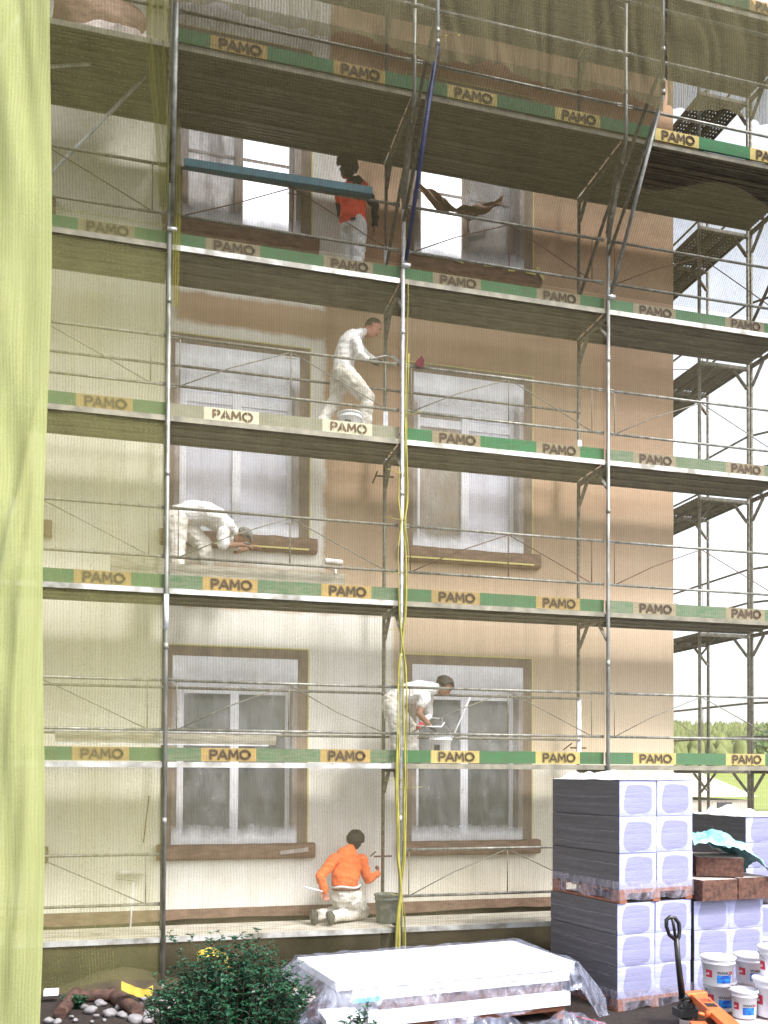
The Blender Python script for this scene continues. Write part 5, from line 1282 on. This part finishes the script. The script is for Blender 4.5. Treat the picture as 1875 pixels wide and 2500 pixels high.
# 4 -- man with long dark hair bent over the bucket (z 2.06)
def person4():
    b = Body()
    pel = W(958, 1712, y=.5); mid = W(985, 1694, y=.5); che = W(1028, 1685, y=.5); nk = W(1058, 1680, y=.5); H = W(1086, 1676, y=.48)
    lat = V((.1, 1, -.05)).normalized()
    b.torso([(pel-Z3*.12, lat, .15, .12), (pel, lat, .17, .145), (pel.lerp(mid, .6)+Z3*.02, lat, .165, .14)], 2)
    b.torso([(pel.lerp(mid, .3)+Z3*.02, lat, .17, .145), (mid, lat, .165, .14), (mid.lerp(che, .6), lat, .185, .14), (che, lat, .185, .13), (nk, lat, .1, .085)], 1)
    b.limb([nk-V((.02, 0, 0)), H], [.06, .055], 0)
    fwd = V((.7, -.15, -.8)); up = V((.75, 0, .65)); b.head(H, fwd, up, 0, .102)
    s_ = W(1038, 1700, y=.3); e_ = W(1022, 1742, y=.24); w2 = W(1052, 1775, y=.3)
    b.limb([s_, s_.lerp(e_, .45)], [.08, .07], 1); b.limb([s_.lerp(e_, .35), e_, w2], [.052, .044, .033], 0); b.hand(w2, V((.8, .1, -.5)), V((.3, .5, -.7)), 4, .9)
    s2 = W(1045, 1700, y=.68); e2 = W(1048, 1748, y=.7); w3 = W(1030, 1765, y=.5)
    b.limb([s2, e2, w3], [.07, .05, .04], 1); b.hand(w3, V((-.6, -.6, -.4)), V((0, 0, -1)), 5, .6)
    for hx, kx, ax, yy in (((-.03, -.08), (968, 1775), (970, 1850), .38), ((.03, .08), (1000, 1775), (1003, 1850), .62)):
        k1 = W(*kx, y=yy); a1 = W(*ax, y=yy); b.limb([pel+V((hx[0], hx[1], -.08)), k1, a1], [.12, .084, .072], 2); b.limb([a1-Z3*.02, a1+V((.12, 0, -.04))], [.05, .043], 3)
    o = b.build('person', 'man with dark hair in stained white overalls bent to the right over a white bucket', ['skin_dark', 'cl_white', 'cl_dirty', 'shoe', 'glove', 'red'], (3.1, .5, 2.06))
    hair(o, H, fwd, up, .1, 'hair', 9, thick=1.22); eyes(b, o)
    MB().blob(H+V((-.02, 0, .06)), (.085, .085, .09), 8, 0, 4, .25, 3).build('hair', 'hair', o)
    t = thing('paint_roller', w2, 'thin white roller bow held over the bucket by the bent man', 'paint roller')
    MB().tube([W(1018, 1771, y=.3), W(1055, 1774, y=.26), W(1078, 1774, y=.28), W(1085, 1764, y=.3)], .009, 6).tube([W(1040, 1752, y=.28), W(1080, 1754, y=.28), W(1079, 1768, y=.28)], .004, 5).build('frame', 'white_pl', t)
person4()

# 5 -- kneeling man in orange sweater (deck z .06)
def person5():
    b = Body()
    H = W(869, 2050, y=.72); nk = W(858, 2076, y=.66); che = W(850, 2110, y=.58); wst = W(842, 2162, y=.5); pel = W(845, 2180, y=.5)
    lat = V((1, .18, 0)).normalized()
    b.torso([(pel-Z3*.1, lat, .15, .12), (pel, lat, .165, .135), (pel+Z3*.08, lat, .16, .125)], 2)
    b.torso([(wst-Z3*.0, lat, .172, .135), (wst+Z3*.08, lat, .178, .13), (che-Z3*.02, lat, .195, .13), (che+Z3*.08, lat, .2, .12), (che+Z3*.14, lat, .14, .095), (nk+Z3*.02, lat, .07, .065)], 1)
    b.limb([nk, H-Z3*.04], [.055, .05], 0); fwd = V((.45, .9, .05)); b.head(H, fwd, Z3, 0, .098)
    s_ = W(810, 2098, y=.5); e_ = W(782, 2140, y=.38); w2 = W(793, 2176, y=.36)
    b.limb([s_+V((.03, 0, 0)), e_, w2], [.082, .066, .05], 1); b.hand(w2, V((.2, 0, -1)), V((0, -1, 0)), 0, .9)
    s2 = W(888, 2098, y=.66); e2 = W(898, 2148, y=.62); w3 = W(921, 2134, y=.88)
    b.limb([s2-V((.03, 0, 0)), e2, w3], [.08, .064, .046], 1); b.hand(w3, V((.3, .6, .6)), V((-1, 0, .2)), 0, .9)
    kR = W(884, 2244, y=.68); kR.z = .17; aR = W(815, 2255, y=.4); aR.z = .16
    b.limb([pel+V((.08, .02, -.05)), kR], [.125, .09], 2); b.limb([kR, aR], [.088, .062], 2)
    b.limb([aR+V((-.03, -.02, -.01)), aR+V((-.07, -.08, .05)), aR+V((-.05, -.1, -.06))], [.058, .055, .045], 3)
    kL = W(842, 2236, y=.85); kL.z = .16; aL = W(776, 2246, y=.52); aL.z = .16
    b.limb([pel+V((-.07, .03, -.05)), kL], [.12, .088], 2); b.limb([kL, aL], [.085, .06], 2)
    b.limb([aL+V((-.04, -.02, -.01)), aL+V((-.08, -.08, .06)), aL+V((-.06, -.1, -.06))], [.058, .055, .045], 3)
    o = b.build('person', 'kneeling man in orange sweater and stained trousers facing the wall on the lowest deck', ['skin', 'cl_orange', 'cl_dirty', 'shoe'], (2.2, .5, .06))
    hair(o, H, fwd, Z3, .1, 'hair', 12, thick=1.2); MB().blob(H+V((-.02, -.04, -.03)), (.085, .08, .09), 8, 0, 4, .2, 3).build('hair', 'hair', o)
    bl = MB(); c = pel+Z3*.06
    bl.tube([c+lat*.172*math.cos(a*math.pi/12)+V((-lat.y, lat.x, 0))*.138*math.sin(a*math.pi/12) for a in range(25)], .018, 6); bl.build('belt', 'belt', o)
    sh = MB(); c = pel+Z3*.085
    sh.tube([c+lat*.178*math.cos(a*math.pi/12)+V((-lat.y, lat.x, 0))*.144*math.sin(a*math.pi/12)+Z3*.01*math.sin(a*.9) for a in range(25)], .016, 6); sh.build('shirt_hem', 'cl_white', o)
    tag(MB().tube([W(742, 2165, y=.33), W(760, 2170, y=.33), W(795, 2178, y=.34)], [.012, .014, .008], 8).build('trowel', 'white_pl'), 'white-handled trowel in the left hand of the kneeling man', 'trowel')
person5()
for o in bpy.data.objects:
    if o.type == 'MESH' and o.modifiers.get('bevel'): pass
